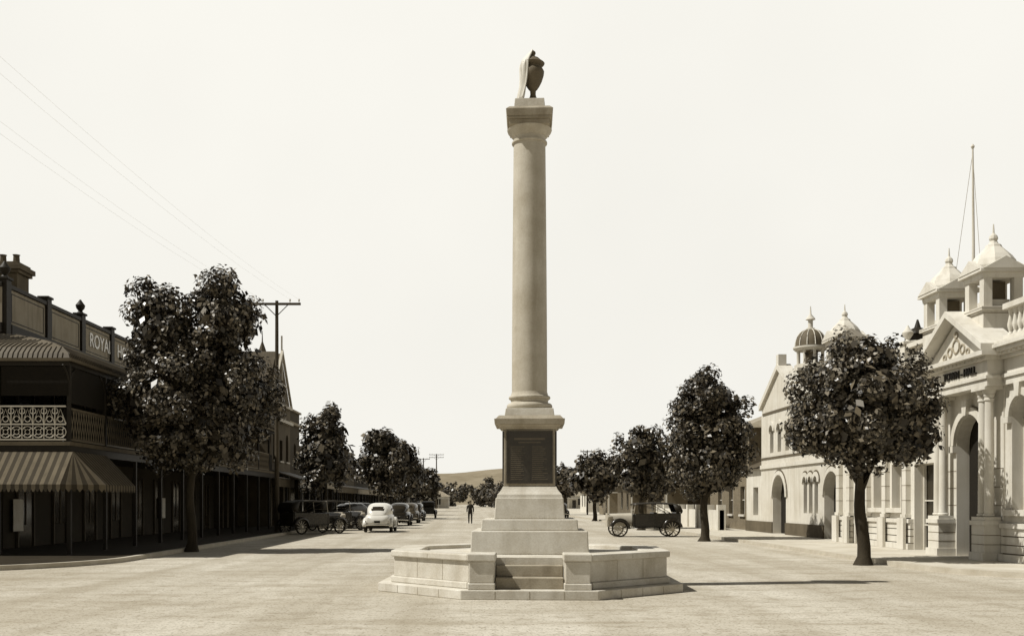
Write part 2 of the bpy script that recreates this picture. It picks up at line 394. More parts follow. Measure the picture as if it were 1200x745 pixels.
# ------------------------------------------------------------ trees
def leaves_mesh(name,pos,nrm,size,m,parent):
    n=len(pos)
    nrm=nrm/np.linalg.norm(nrm,axis=1,keepdims=True)
    r=np.random.normal(size=(n,3)); a=np.cross(nrm,r); a/=np.linalg.norm(a,axis=1,keepdims=True)
    b=np.cross(nrm,a)
    s=(size*np.random.uniform(0.55,1.4,size=(n,1)))
    v=np.empty((n,4,3)); v[:,0]=pos-a*s*0.6; v[:,1]=pos+b*s*0.38+nrm*s*0.1; v[:,2]=pos+a*s*0.6; v[:,3]=pos-b*s*0.38+nrm*s*0.1
    me=bpy.data.meshes.new(name); me.vertices.add(n*4); me.vertices.foreach_set('co',v.reshape(-1))
    me.loops.add(n*4); me.loops.foreach_set('vertex_index',np.arange(n*4,dtype=np.int32))
    me.polygons.add(n); me.polygons.foreach_set('loop_start',np.arange(0,n*4,4,dtype=np.int32)); me.polygons.foreach_set('loop_total',np.full(n,4,dtype=np.int32))
    me.update(calc_edges=True); me.validate(); me.materials.append(m)
    o=bpy.data.objects.new(name,me); COL.objects.link(o)
    if parent: o.parent=parent; o.matrix_parent_inverse=Matrix.Translation(parent.location).inverted()
    return o
def crown(blobs,nclump,nleaf,cr,out=0.15,lo=0.35,hi=0.92):
    P=[];Q=[];C=[]
    vol=np.array([b[3]*b[4]*b[5] for b in blobs])**0.8; vol/=vol.sum()
    for k in range(nclump):
        b=blobs[np.random.choice(len(blobs),p=vol)]
        d=np.random.normal(size=3); d/=np.linalg.norm(d)
        rr=random.uniform(lo,hi); tip=False
        if random.random()<out: rr=random.uniform(0.92,1.03); tip=True
        c=np.array(b[:3])+d*np.array(b[3:])*rr
        r=cr*random.uniform(0.6,1.35)*(0.7 if tip else 1)
        n=int(nleaf*(r/cr)**2)
        dd=np.random.normal(size=(n,3)); dd/=np.linalg.norm(dd,axis=1,keepdims=True)
        rad=np.random.uniform(0.3,1.12,size=(n,1))**0.7
        st=np.array([1,1,1.4]) if tip else np.array([1,1,0.85])
        p=c+dd*rad*r*st
        P.append(p); Q.append(dd*0.9+d*0.5+np.array([0,0,0.5])+np.random.normal(size=(n,3))*0.6); C.append(c)
    return np.concatenate(P),np.concatenate(Q),C
def tree(name,x,y,ht,tr,blobs,nclump,nleaf,cr,ls,lm='leaf',lean=(0,0),z0=0.0,nl=12):
    t=root(name,x,y,z0)
    B=[(x+b[0],y+b[1],b[2],b[3],b[4],b[5]) for b in blobs]
    P,Q,C=crown(B,nclump,nleaf,cr)
    leaves_mesh('foliage',P,Q,ls,M[lm],t)
    P,Q,_=crown(B,int(nclump*0.45),int(nleaf*0.28),cr*1.4,out=0,lo=0.1,hi=0.66)
    leaves_mesh('inner_foliage',P,Q,ls*2.1,M['leaf'],t)
    tb=MB()
    path=[];rad=[]
    for i in range(9):
        u=i/8; path.append((x+lean[0]*u+0.04*math.sin(u*7),y+lean[1]*u+0.03*math.cos(u*5),z0-0.05+(ht-z0)*u)); rad.append(tr*(1-0.3*u)*(1+0.6*max(0,0.12-u)/0.12))
    tb.tube(path,rad,12)
    idx=np.random.choice(len(C),min(nl,len(C)),replace=False)
    for k in idx:
        c=Vector(C[k]); s0=Vector(path[-1])-Vector((0,0,random.uniform(0,0.35)))
        mid=(s0+c)/2+Vector((random.uniform(-.2,.2),random.uniform(-.2,.2),random.uniform(-.1,.25)))
        q1=(s0*0.6+mid*0.4)+Vector((0,0,0.05))
        tb.tube([s0,q1,mid,(mid+c)/2,c],[tr*0.5,tr*0.38,tr*0.26,tr*0.16,tr*0.06],7)
    tb.done('trunk_and_limbs',M['bark'],t,smooth=True)
    return t
tree('street_tree',10.4,27.6,2.25,0.185,[(0,0,4.3,1.9,1.9,1.65),(0.1,0,5.15,1.3,1.3,0.95),(-0.7,0,3.75,1.3,1.4,1.05),(0.8,0,3.8,1.25,1.4,1.1)],215,260,0.40,0.105,'leafn',lean=(-0.12,0),nl=13)
tree('street_tree',9.8,44.3,2.1,0.2,[(0.15,0,4.6,2.15,2.1,1.9),(0.1,0,6.1,1.4,1.4,1.45),(0.1,0,3.3,1.9,1.8,1.3)],190,180,0.46,0.14,nl=10)
tree('street_tree',9.9,62.0,2.0,0.2,[(0.0,0,3.9,1.9,1.9,2.1),(0.1,0,5.2,1.2,1.2,1.0),(0.9,0,3.2,1.4,1.3,1.5)],130,130,0.5,0.19,nl=8)
tree('street_tree',-9.8,35.0,2.8,0.18,[(-0.75,-0.3,5.2,1.75,1.7,2.1),(-1.05,0,7.8,1.15,1.1,1.75),(1.05,0.2,7.9,1.25,1.2,1.85),(1.25,0.2,5.5,1.75,1.6,2.2),(0.2,0,4.1,2.25,1.8,1.4),(0,0,6.4,1.5,1.3,1.3)],380,195,0.43,0.125,'leafn',nl=16)
tree('street_tree',-9.9,66.5,2.2,0.2,[(0.0,0,4.4,2.0,2.0,2.2),(-0.1,0,6.1,1.35,1.35,1.7)],140,130,0.5,0.19,nl=8)
tree('street_tree',-9.2,104,2.4,0.25,[(0.0,0,5.2,3.2,3.0,2.9),(-0.6,0,7.7,1.9,1.9,1.8),(1.3,0,6.0,2.1,2.0,2.0)],170,95,0.75,0.3,'leaff',nl=8)
tree('street_tree',-9.6,135,2.4,0.25,[(0.0,0,4.8,2.8,2.8,2.6)],70,70,0.8,0.4,'leaff',nl=6)
tree('street_tree',-9.6,185,2.2,0.25,[(0.0,0,4.6,3.2,3.2,2.4),(0.3,0,6,2,2,1.4)],80,60,0.9,0.5,'leaff',nl=6)
tree('street_tree',10.5,92,2.0,0.2,[(0.0,0,4.0,2.2,2.2,2.2)],80,70,0.6,0.3,'leaff',nl=6)
tree('street_tree',10.8,128,2.0,0.2,[(0.0,0,4.2,2.5,2.5,2.3)],70,60,0.7,0.35,'leaff',nl=6)
B=[]
for i in range(60):
    x=random.uniform(-42,62);y=random.uniform(300,420)
    r=random.uniform(4,6.5); B.append((x,y,random.uniform(3.0,4.6),r,r,random.uniform(3.2,4.6)))
B+=[(1.5,330,5.6,5.5,5,4.6),(5,325,5,4.5,4,3.8),(-9,320,4.5,4,4,3.6),(33,300,5,4,4,4.5),(-4,340,4,5,4,3.6)]
P,Q,C=crown(B,950,55,1.6); leaves_mesh('distant_trees',P,Q,0.85,M['leaff'],None)
bt=root('bare_tree',26,225); tb=MB()
tb.tube([(26,225,0),(26,225,1.2),(25.9,225,2.4)],[0.25,0.2,0.16],7)
for i in range(26):
    a=random.uniform(0,6.28); r=random.uniform(0.8,2.8); z=random.uniform(2.8,5.0)
    tb.tube([(25.95,225,random.uniform(1.6,2.4)),(26+r*0.5*math.cos(a),225+r*0.5*math.sin(a),z*0.75),(26+r*math.cos(a),225+r*math.sin(a),z)],[0.12,0.08,0.04],5)
tb.done('branches',M['stucco2'],bt)
def hills(name,Y,hf,m):
    v=[];f=[];n=220
    for i in range(n+1):
        x=-3200+6400*i/n; h=hf(x)
        v+=[(x,Y-500,0),(x,Y-180,h*0.55),(x,Y,h),(x,Y+500,h*0.5)]
    for i in range(n):
        for k in range(3): f.append((i*4+k,(i+1)*4+k,(i+1)*4+k+1,i*4+k+1))
    h=MB(); h.add(v,f); h.done(name,m,smooth=True)
hills('hills',2400,lambda x:64+12*math.sin(x/330+2.0)+6*math.sin(x/95)+3*math.sin(x/41),M['hill'])

# ------------------------------------------------------------ hotel (left)
hx=-16.0; hy=34.5; ho=root('hotel_building',-22,48)
WD=3.7
b=MB()
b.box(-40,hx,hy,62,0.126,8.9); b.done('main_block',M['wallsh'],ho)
pn=MB(); pr=MB(); urn=MB()
y=hy; i=0
while y<62:
    pr.box(hx-0.2,hx+0.12,y,y+0.38,7.35,9.22); pr.box(hx-0.25,hx+0.17,y-0.05,y+0.43,9.22,9.30)
    if i%2==0:
        urn.lathe(hx-0.03,y+0.19,[(0.14,9.30),(0.08,9.4),(0.16,9.5),(0.19,9.62),(0.10,9.74),(0.03,9.85)],12)
    y2=min(y+3.3,62); pn.box(hx-0.2,hx+0.03,y+0.40,y2-0.02,7.75,8.95); y+=3.3; i+=1
x=hx-3.3
for k in range(6):
    pr.box(x,x+0.38,hy-0.12,hy+0.2,7.35,9.22); pn.box(x+0.4,x+3.28,hy-0.03,hy+0.2,7.75,8.95); x-=3.3
pr.box(hx-0.1,hx+0.10,hy+0.38,62,8.96,9.10); pr.box(hx-0.1,hx+0.14,hy+0.38,62,7.40,7.74)
pr.box(-40,hx,hy-0.10,hy+0.1,8.96,9.10); pr.box(-40,hx,hy-0.14,hy+0.1,7.40,7.74)
pr.done('parapet_piers',M['darkpaint'],ho,bevel=0.01); pn.done('parapet_panels',M['panel'],ho); urn.done('parapet_urns',M['darkpaint'],ho,smooth=True)
tm=MB()
y=hy
while y<62:
    y2=min(y+3.3,62)
    for z in(7.86,8.80): tm.box(hx+0.031,hx+0.045,y+0.55,y2-0.17,z,z+0.03)
    for yy in(y+0.55,y2-0.2): tm.box(hx+0.031,hx+0.045,yy,yy+0.03,7.892,8.798)
    y+=3.3
tm.done('panel_trim',M['darkpaint'],ho)
text('royal_hotel_lettering','ROYAL   HOTEL',0.80,m4((0,1,0),(1,0,0),(hx+0.05,44.9,8.35)),M['whitecar'],ho)
c=MB(); c.box(-18.1,-17.1,38,39,8.5,10.2); c.box(-18.2,-17.0,37.9,39.1,10.2,10.32); c.box(-18.28,-16.92,37.82,39.18,10.32,10.5); c.box(-18.15,-17.05,37.95,39.05,10.5,10.62)
c.lathe(-17.85,38.5,[(0.13,10.62),(0.11,10.95),(0.15,10.98)],10); c.lathe(-17.35,38.5,[(0.13,10.62),(0.11,10.95),(0.15,10.98)],10)
c.done('chimney',M['shopwall'],ho,bevel=0.01)
def Lpt(d,s,z):
    return [(-40,hy-d,z),(hx+d,hy-d,z),(hx+d,62,z)][s]
prof=[(0.05,7.35),(0.8,7.20),(1.6,7.0),(2.4,6.78),(3.0,6.58),(3.4,6.40),(3.66,6.18),(3.74,6.0)]
r=MB(); vs=[];fs=[]
for d,z in prof:
    for s_ in range(3): vs.append(Lpt(d,s_,z))
for j in range(len(prof)-1):
    for s_ in range(2): fs.append((j*3+s_,j*3+s_+1,(j+1)*3+s_+1,(j+1)*3+s_))
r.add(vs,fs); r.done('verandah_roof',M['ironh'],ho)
r=MB()
y=hy-3.5
while y<62:
    pts=[(hx+d,y,z+0.012) for d,z in prof if hy-d<=y+0.01]
    if len(pts)>1: r.tube(pts,0.018,4)
    y+=0.15
x=hx+3.5
while x>-30:
    pts=[(x,hy-d,z+0.012) for d,z in prof if hx+d>=x-0.01]
    if len(pts)>1: r.tube(pts,0.018,4)
    x-=0.15
r.done('roof_corrugation',M['irond'],ho)
r=MB()
def Lbox(mb,d0,d1,z0,z1,yend=62):
    mb.box(hx+d0,hx+d1,hy-d1,yend,z0,z1); mb.box(-40,hx+d0,hy-d1,hy-d0,z0,z1)
Lbox(r,0.02,WD-0.08,3.30,3.42)
Lbox(r,WD-0.07,WD+0.02,3.15,3.50)
Lbox(r,WD-0.10,WD+0.0,5.80,6.02)
r.done('verandah_beams',M['darkpaint'],ho)
r=MB(); Lbox(r,WD+0.03,WD+0.07,3.40,3.52); Lbox(r,WD+0.05,WD+0.12,5.93,6.02); r.done('gutter_line',M['shopwall'],ho)
p=MB()
ys=[hy-WD+0.05+2.95*k for k in range(11)]
for yy in ys:
    p.box(hx+WD-0.09,hx+WD+0.03,yy,yy+0.12,0.12,3.15); p.box(hx+WD-0.09,hx+WD+0.02,yy,yy+0.1,3.5,5.8)
    for s_ in(-1,1): p.tube([(hx+WD-0.03,yy+0.06,5.3),(hx+WD-0.03,yy+0.06+s_*0.22,5.62),(hx+WD-0.03,yy+0.06+s_*0.5,5.78)],0.03,5)
xs=[hx+WD-2.2*k-2.2 for k in range(8)]
for xx in xs:
    p.box(xx,xx+0.12,hy-WD-0.02,hy-WD+0.1,0.12,3.15); p.box(xx,xx+0.1,hy-WD,hy-WD+0.1,3.5,5.8)
p.done('verandah_posts',M['darkpaint'],ho,bevel=0.01)
lc=MB(); lt=MB()
def ringat(mb,F,u,z,r,t=0.018,n=12):
    mb.M=F; mb.tube([(u+r*math.cos(a*2*math.pi/n),0,z+r*math.sin(a*2*math.pi/n)) for a in range(n)],t,4,closed=True)
def lace(mb,F,u0,u1):
    mb.M=F
    for z in(3.56,4.02,4.56): mb.box(u0,u1,-0.02,0.02,z,z+0.045)
    u=u0; n=max(1,round((u1-u0)/0.36)); du=(u1-u0)/n
    for i in range(n):
        c=u0+du*(i+0.5)
        ringat(mb,F,c,3.81,0.17); ringat(mb,F,c,3.81,0.08,0.014,8)
        mb.M=F; mb.box(u0+du*i-0.012,u0+du*i+0.012,-0.015,0.015,3.6,4.56)
        mb.tube([(c-du/2,0,4.06),(c,0,4.5),(c+du/2,0,4.06)],0.018,4)
        ringat(mb,F,c,4.20,0.09,0.016,8)
        ringat(mb,F,c-du*0.5,4.44,0.09,0.016,8)
        mb.M=F
        for a in range(4):
            an=a*math.pi/2+0.785; mb.tube([(c+0.08*math.cos(an),0,3.81+0.08*math.sin(an)),(c+0.17*math.cos(an),0,3.81+0.17*math.sin(an))],0.014,4)
FS=frame(0,hy-WD+0.02,(1,0),(0,-1)); FE=frame(hx+WD-0.03,0,(0,1),(1,0))
for k in range(5):
    lace(lc,FS,xs[k]+0.12,(xs[k-1] if k>0 else hx+WD-0.1))
for k in range(0,10):
    mb=lt; F=FE
    u0=ys[k]+0.12;u1=ys[k+1]; mb.M=F
    for z in(3.56,4.50): mb.box(u0,u1,-0.02,0.02,z,z+0.05)
    n=14
    for i in range(n):
        a=u0+(u1-u0)*i/n; b2=u0+(u1-u0)*(i+1.6)/n; b2=min(b2,u1)
        mb.tube([(a,0,3.6),(b2,0,4.5)],0.015,4); mb.tube([(a,0,4.5),(b2,0,3.6)],0.015,4)
lc.done('iron_lace_balustrade',M['lace'],ho); lt.done('lattice_balustrade',M['lace2'],ho)
bl=MB(); bl.box(-40,hx+WD-0.25,hy-WD+0.10,hy-WD+0.13,3.5,4.55); bl.box(hx+WD-0.2,hx+WD-0.17,hy-WD+0.1,62,3.5,4.55)
for k in(0,1,2,4,5,7): bl.box(hx+WD-0.06,hx+WD-0.04,ys[k]+0.14,ys[k+1]-0.02,4.7,5.78)
for k in range(6): bl.box(xs[k]+0.14,xs[k]+2.16,hy-WD+0.04,hy-WD+0.06,4.9,5.78)
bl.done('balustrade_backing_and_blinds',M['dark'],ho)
al=MB();ad_=MB()
def strip(mb,a,b,c,d):
    mb.add([a,b,c,d],[(0,1,2,3)])
    n=4; pts=[]
    for i in range(n+1):
        t=i/n; p=Vector(d).lerp(Vector(c),t); pts.append((p.x,p.y,p.z-0.13-0.10*math.sin(math.pi*t)))
    mb.add([d,c]+pts[::-1],[tuple(range(n+3))])
y0=hy-WD-0.03; w_=0.12; k=0
yy=y0
while yy<33.5:
    mb=(al,ad_)[k%2]; X0=hx+WD+0.13; X1=X0+0.95
    strip(mb,(X0,yy,3.22),(X0,yy+w_,3.22),(X1,yy+w_,2.22),(X1,yy,2.22)); yy+=w_;k+=1
X=hx+WD+0.13; k=0
for q in range(8):   # mitred corner gore, striped
    t0=q/8;t1=(q+1)/8
    A=Vector((X+0.95,y0,2.22));Bp=Vector((X,y0-0.95,2.22))
    (al,ad_)[q%2].add([(X,y0,3.22),tuple(A.lerp(Bp,t0)),tuple(A.lerp(Bp,t1))],[(0,1,2)])
    p0=A.lerp(Bp,t0);p1=A.lerp(Bp,t1);pm=(p0+p1)/2
    (al,ad_)[q%2].add([tuple(p0),tuple(p1),(p1.x,p1.y,p1.z-.13),(pm.x,pm.y,pm.z-.23),(p0.x,p0.y,p0.z-.13)],[(0,1,2,3,4)])
while X>-26:
    mb=(al,ad_)[k%2]
    strip(mb,(X-w_,y0,3.22),(X,y0,3.22),(X,y0-0.95,2.22),(X-w_,y0-0.95,2.22)); X-=w_;k+=1
al.done('awning_light_stripes',M['canvasl'],ho); ad_.done('awning_dark_stripes',M['canvasd'],ho)
wn=MB(); wf=MB(); sg=MB()
for k in range(9):
    yy=hy+1.0+3.0*k
    wn.box(hx+0.01,hx+0.05,yy,yy+1.2,0.9 if k%2 else 0.13,2.7); wn.box(hx+0.01,hx+0.05,yy+0.1,yy+1.1,3.8,6.1)
    for a in(yy-0.08,yy+1.2): wf.box(hx+0.01,hx+0.10,a,a+0.08,0.13,2.8); wf.box(hx+0.01,hx+0.10,a,a+0.08,3.6,6.2)
    wf.box(hx+0.01,hx+0.08,yy+0.57,yy+0.63,0.9,2.7)
for k in range(7):
    xx=hx-2.2-2.6*k; wn.box(xx,xx+1.2,hy-0.05,hy-0.01,0.9 if k%2 else 0.13,2.7); wn.box(xx,xx+1.1,hy-0.05,hy-0.01,3.8,6.1)
    wf.box(xx-0.08,xx,hy-0.10,hy-0.01,0.13,2.8); wf.box(xx+1.2,xx+1.28,hy-0.1,hy-0.01,0.13,2.8)
wn.done('windows',M['glass'],ho); wf.done('window_frames',M['frame'],ho)
for (x,z,w2,h2) in((-17.2,0.85,0.35,0.7),): sg.box(x,x+w2,hy-0.13,hy-0.11,z,z+h2)
for (y,z,w2,h2) in((35.0,0.7,0.75,1.1),(51,0.9,1,1.0)): sg.box(hx+0.11,hx+0.13,y,y+w2,z,z+h2)
sg.done('bright_window_panels',M['winpale'],ho)  # pale panels stand in for bright see-through windows on the ground floor

def shop(name,side,X,y0,y1,H,wall,ver=True,vz=3.3,gable=0,trim='panel',vd=3.4,nwin=3):
    o=root(name,side*(X+5),(y0+y1)/2)
    F=frame(side*X,0,(0,1),(-side,0))
    b=MB(F); ops=[];n=nwin;du=(y1-y0)/n
    for i in range(n): c=y0+du*(i+0.5); ops.append((c-0.5,c+0.5,vz+1.2,vz+2.6,i%2==0))
    b.wall(y0,y1,-0.35,0,vz+0.2,H,ops)
    b.box(y0,y1,-12,-0.351,0.12,H-0.5)
    for i in range(n+1):
        c=y0+du*i; b.box(max(y0,c-0.25),min(y1,c+0.25),-0.34,0.0,0.12,vz+0.199)
    b.done('walls',M[wall],o)
    t=MB(F); t.box(y0-0.03,y1+0.03,0.001,0.25,H-1.1,H-0.9); t.box(y0-0.03,y1+0.03,-0.36,0.18,H+0.001,H+0.15)
    for i in range(n):
        c=y0+du*(i+0.5); t.box(c-0.62,c+0.62,0.002,0.1,vz+1.08,vz+1.19)
        t.box(c-0.03,c+0.03,-0.28,-0.22,vz+1.2,vz+3.0)
    t.done('trim',M[trim],o)
    gl=MB(F)
    for i in range(n):
        c=y0+du*(i+0.5); gl.box(c-0.5,c+0.5,-0.34,-0.30,vz+1.2,vz+3.1)
        gl.box(c-du/2+0.3,c+du/2-0.3,-0.34,-0.2,0.5,vz-0.5)
    gl.done('glass',M['glass'],o)
    if gable:
        g=MB(F); c=(y0+y1)/2; hw=(y1-y0)/2
        g.extr([(c-hw,H+0.16),(c+hw,H+0.16),(c,H+gable)],-0.3,0.0); g.done('gable',M[wall],o)
        g=MB(F)
        for s_ in(-1,1):
            g.extr([(c+s_*(hw+0.2),H+0.1),(c,H+gable+0.05),(c,H+gable+0.25),(c+s_*(hw+0.32),H+0.1)],0.001,0.16)
        g.box(c-0.06,c+0.06,0.001,0.1,H+0.2,H+gable); g.box(c-hw*0.55,c+hw*0.55,0.001,0.08,H+gable*0.4,H+gable*0.4+0.1)
        g.box(c-0.05,c+0.05,0.0,0.10,H+gable+0.2,H+gable+1.2)
        g.done('bargeboards',M['lace'],o)
        g=MB(F); g.extr([(c-hw-0.35,H+0.16),(c+hw+0.35,H+0.16),(c,H+gable+0.15)],-12,-0.31); g.done('roof',M['roofd'],o)
    if ver:
        v=MB(F); v.add([(y0,0.01,vz+0.5),(y1,0.01,vz+0.5),(y1,vd,vz-0.1),(y0,vd,vz-0.1),(y0,0.01,vz+0.44),(y1,0.01,vz+0.44),(y1,vd,vz-0.16),(y0,vd,vz-0.16)],[(0,1,2,3),(4,5,6,7),(0,1,5,4),(2,3,7,6),(0,3,7,4),(1,2,6,5)])
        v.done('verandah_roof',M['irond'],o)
        v=MB(F); v.box(y0+0.02,y1-0.02,vd-0.12,vd-0.05,vz-0.65,vz-0.17); v.done('fascia_sign',M[trim],o)
        v=MB(F); k=y0+0.1
        while k<y1: v.box(k,k+0.12,vd-0.14,vd-0.02,0.12,vz-0.66); k+=2.8
        v.done('verandah_posts',M['darkpaint'],o)
    return o
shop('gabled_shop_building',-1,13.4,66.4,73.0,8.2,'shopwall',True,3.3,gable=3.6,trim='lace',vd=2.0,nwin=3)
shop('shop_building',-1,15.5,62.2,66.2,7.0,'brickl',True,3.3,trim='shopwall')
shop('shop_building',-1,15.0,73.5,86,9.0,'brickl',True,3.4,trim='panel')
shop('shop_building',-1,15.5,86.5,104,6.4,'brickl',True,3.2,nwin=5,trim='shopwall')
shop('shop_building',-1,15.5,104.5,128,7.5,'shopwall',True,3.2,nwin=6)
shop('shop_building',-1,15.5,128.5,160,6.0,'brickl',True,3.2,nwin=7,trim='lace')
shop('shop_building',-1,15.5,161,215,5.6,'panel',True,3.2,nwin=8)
tr=root('turret',-16.0,76); t=MB(); t.lathe(-16,76,[(1.0,9.0),(1.0,10.6),(1.2,10.7),(0.6,12.0),(0.05,13.6),(0.02,14.4)],8); t.done('turret_roof',M['roofd'],tr)

# ------------------------------------------------------------ town hall (right)
TX=14.45; th=root('town_hall',19,33)
F=frame(TX,0,(0,1),(-1,0)); Y0,YP0,YP1,Y1=23.6,27.40,30.90,41.0
WG=0.34
ops=[(32.3,33.9,0.13,2.95,False),(34.75,35.75,1.5,3.0,False),(36.4,37.4,1.5,3.0,False),(38.2,39.2,0.13,3.2,True)]
opw=[(24.0,25.05,1.5,3.95,True),(26.0,27.05,1.5,3.95,True)]
w_=MB(F)
w_.wall(YP0,Y1,-0.45,0,0.13,5.05,ops); w_.box(Y0,Y1,-9,-0.46,0.13,5.6); w_.box(YP0,Y1,-0.45,0,5.051,5.9)
w_.wall(Y0,YP0-0.003,-0.1,WG,0.13,5.05,opw); w_.box(Y0,YP0-0.003,-0.44,WG,5.051,5.9)
w_.done('walls',M['stucco'],th)
gl=MB(F); fr=MB(F); ms=MB(F); jt=MB(F)
def fit(ops,W):
    for a,b,zb,zs,ar in ops:
        gl.box(a-0.02,b+0.02,W-0.458,W-0.40,zb,zs+(0.56 if ar else 0))
        c=(a+b)/2
        fr.box(a,a+0.06,W-0.38,W-0.30,zb,zs); fr.box(b-0.06,b,W-0.38,W-0.30,zb,zs); fr.box(c-0.03,c+0.03,W-0.38,W-0.31,zb,zs+(0.5 if ar else 0))
        for z in(zb+0.8,zb+1.6):
            if z<zs: fr.box(a+0.06,b-0.06,W-0.37,W-0.32,z,z+0.04)
        fr.box(a,b,W-0.385,W-0.3,zs-0.03,zs+0.03)
        r=(b-a)/2
        if ar:
            ms.arch(c,zs,r+0.01,r+0.20,W+0.002,W+0.10); ms.extr([(c-0.09,zs+r-0.03),(c+0.09,zs+r-0.03),(c+0.14,zs+r+0.34),(c-0.14,zs+r+0.34)],W+0.003,W+0.17)
            jt.arch(c,zs,r+0.205,r+0.235,W+0.001,W+0.02)
            for s_ in(-1,1): ms.box(min(c+s_*(r+0.0),c+s_*(r+0.24)),max(c+s_*(r+0.0),c+s_*(r+0.24)),W+0.001,W+0.12,zs-0.16,zs-0.005)
        if zb>1: ms.box(a-0.18,b+0.18,W+0.001,W+0.16,zb-0.16,zb-0.003)
fit(ops,0); fit(opw,WG)
def band(z0,z1,w,mb=ms):
    mb.box(Y0,YP0-0.01,WG+0.001,WG+w,z0,z1)
    for a,b in((YP1+0.02,32.25),(33.95,38.0),(39.4,Y1)): mb.box(a,b,0.001,w,z0,z1)
band(0.13,0.32,0.20); band(0.35,0.55,0.12); band(0.58,0.78,0.12); band(0.81,1.0,0.12); band(1.005,1.14,0.18)
for z in(0.322,0.552,0.782): band(z,z+0.026,0.07,jt)
for c,W in((25.52,WG),(23.75,WG),(31.6,0),(34.35,0),(36.08,0),(37.8,0),(39.55,0),(40.7,0)):
    ms.box(c-0.26,c+0.26,W+0.20,W+0.30,0.13,1.14+0.03); ms.box(c-0.2,c+0.2,W+0.001,W+0.21,1.18,1.30); ms.box(c-0.16,c+0.16,W+0.001,W+0.17,1.30,4.45)
    ms.box(c-0.18,c+0.18,W+0.001,W+0.2,4.451,4.5); ms.box(c-0.2,c+0.2,W+0.001,W+0.22,4.501,4.72); ms.box(c-0.25,c+0.25,W+0.001,W+0.27,4.722,4.80)
    for z in(1.75,2.25,2.75,3.25,3.75,4.2): jt.box(c-0.164,c+0.164,W+0.0012,W+0.174,z,z+0.018)
for (z0,z1,w) in((4.81,5.0,0.12),(5.0,5.1,0.17),(5.1,5.50,0.10),(5.50,5.58,0.22),(5.66,5.76,0.42),(5.76,5.86,0.52),(5.86,5.92,0.46)):
    ms.box(Y0-w,YP0-0.15,WG+0.001,WG+w,z0+0.0005,z1); ms.box(YP1+0.15,Y1,0.001,w,z0+0.0005,z1)
y=Y0
while y<Y1:
    if y<27.1: ms.box(y,y+0.11,WG+0.10,WG+0.36,5.582,5.658)
    elif y>31.1: ms.box(y,y+0.11,0.10,0.36,5.582,5.658)
    y+=0.24
gl.done('window_glass',M['glass'],th); fr.done('window_frames',M['stucco2'],th); ms.done('mouldings_and_pilasters',M['stucco'],th,bevel=0.004); jt.done('stone_joints',M['joint'],th)
bs=MB(F); bb=MB(F)
def balus(a,b,W=0):
    bs.box(a,b,W-0.10,W+0.16,5.921,6.10); bs.box(a,b,W-0.12,W+0.18,6.80,6.95)
    n=int((b-a)/0.24)
    for i in range(n):
        u=a+(b-a)*(i+0.5)/n
        bb.lathe(u,W+0.03,[(0.07,6.10),(0.07,6.15),(0.035,6.2),(0.075,6.33),(0.08,6.4),(0.035,6.62),(0.05,6.72),(0.06,6.80)],8)
for a,b,W in((23.7,25.3,WG),(25.72,27.2,WG),(32.1,34.1,0),(34.6,36.0,0),(36.4,37.6,0),(38.0,39.2,0)): balus(a,b,W)
for c,W in((25.5,WG),(34.35,0),(36.2,0),(37.8,0),(39.4,0)): bs.box(c-0.2,c+0.2,W-0.16,W+0.22,5.922,6.96); bs.box(c-0.26,c+0.26,W-0.22,W+0.28,6.961,7.06)
bs.done('parapet',M['stucco'],th,bevel=0.006); bb.done('balusters',M['stucco'],th,smooth=True)
for c,W in((25.5,WG),(34.35,0),(37.8,0)):
    u=MB(F); u.lathe(c,W+0.03,[(0.12,7.06),(0.06,7.14),(0.17,7.3),(0.18,7.38),(0.08,7.5),(0.02,7.62)],12); u.done('parapet_urn',M['stucco'],th,smooth=True)
p=MB(F); PW=0.38
AC=29.25
p.wall(YP0,YP1,0.002,PW,0.13,4.80,[(AC-0.85,AC+0.85,0.13,3.35,True)])
p.done('porch_wall',M['stucco'],th)
p=MB(F)
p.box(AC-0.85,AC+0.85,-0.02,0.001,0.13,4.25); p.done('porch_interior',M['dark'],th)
p=MB(F)
p.arch(AC,3.35,0.86,1.06,PW+0.001,PW+0.1); p.extr([(AC-.1,4.16),(AC+.1,4.16),(AC+.16,4.6),(AC-.16,4.6)],PW+0.002,PW+0.2)
p.box(AC-1.1,AC-0.85,PW+0.001,PW+0.12,3.15,3.34); p.box(AC+0.85,AC+1.1,PW+0.001,PW+0.12,3.15,3.34)
for c in(27.80,30.52):
    for dd in(-0.17,0.17):
        cc=c+dd
        p.lathe(cc,PW+0.28,torus_prof(0.155,1.31,1.39,6)+[(0.125,1.40),(0.12,2.2),(0.105,4.42),(0.13,4.44),(0.13,4.48),(0.11,4.5),(0.14,4.58),(0.13,4.6),(0.18,4.70),(0.19,4.72)],20)
    p.box(c-0.39,c+0.39,PW+0.001,PW+0.56,0.13,0.34); p.box(c-0.35,c+0.35,PW+0.001,PW+0.5,0.341,1.08); p.box(c-0.39,c+0.39,PW+0.001,PW+0.55,1.081,1.2); p.box(c-0.36,c+0.36,PW+0.05,PW+0.5,1.201,1.30)
    p.box(c-0.38,c+0.38,PW+0.001,PW+0.5,4.721,4.80)
p.done('porch_columns',M['stucco'],th,smooth=True)
p=MB(F)
p.arch(AC,3.35,1.065,1.10,PW+0.002,PW+0.03)
for z in(1.6,2.1,2.6): p.box(YP0+0.01,AC-0.86,PW+0.0015,PW+0.006,z,z+0.02); p.box(AC+0.86,YP1-0.01,PW+0.0015,PW+0.006,z,z+0.02)
for c in(27.80,30.52):
    for z in(0.55,0.8): p.box(c-0.354,c+0.354,PW+0.003,PW+0.504,z,z+0.02)
p.done('porch_joints',M['joint'],th)
p=MB(F)
a,b=27.35,30.97; PC=(a+b)/2
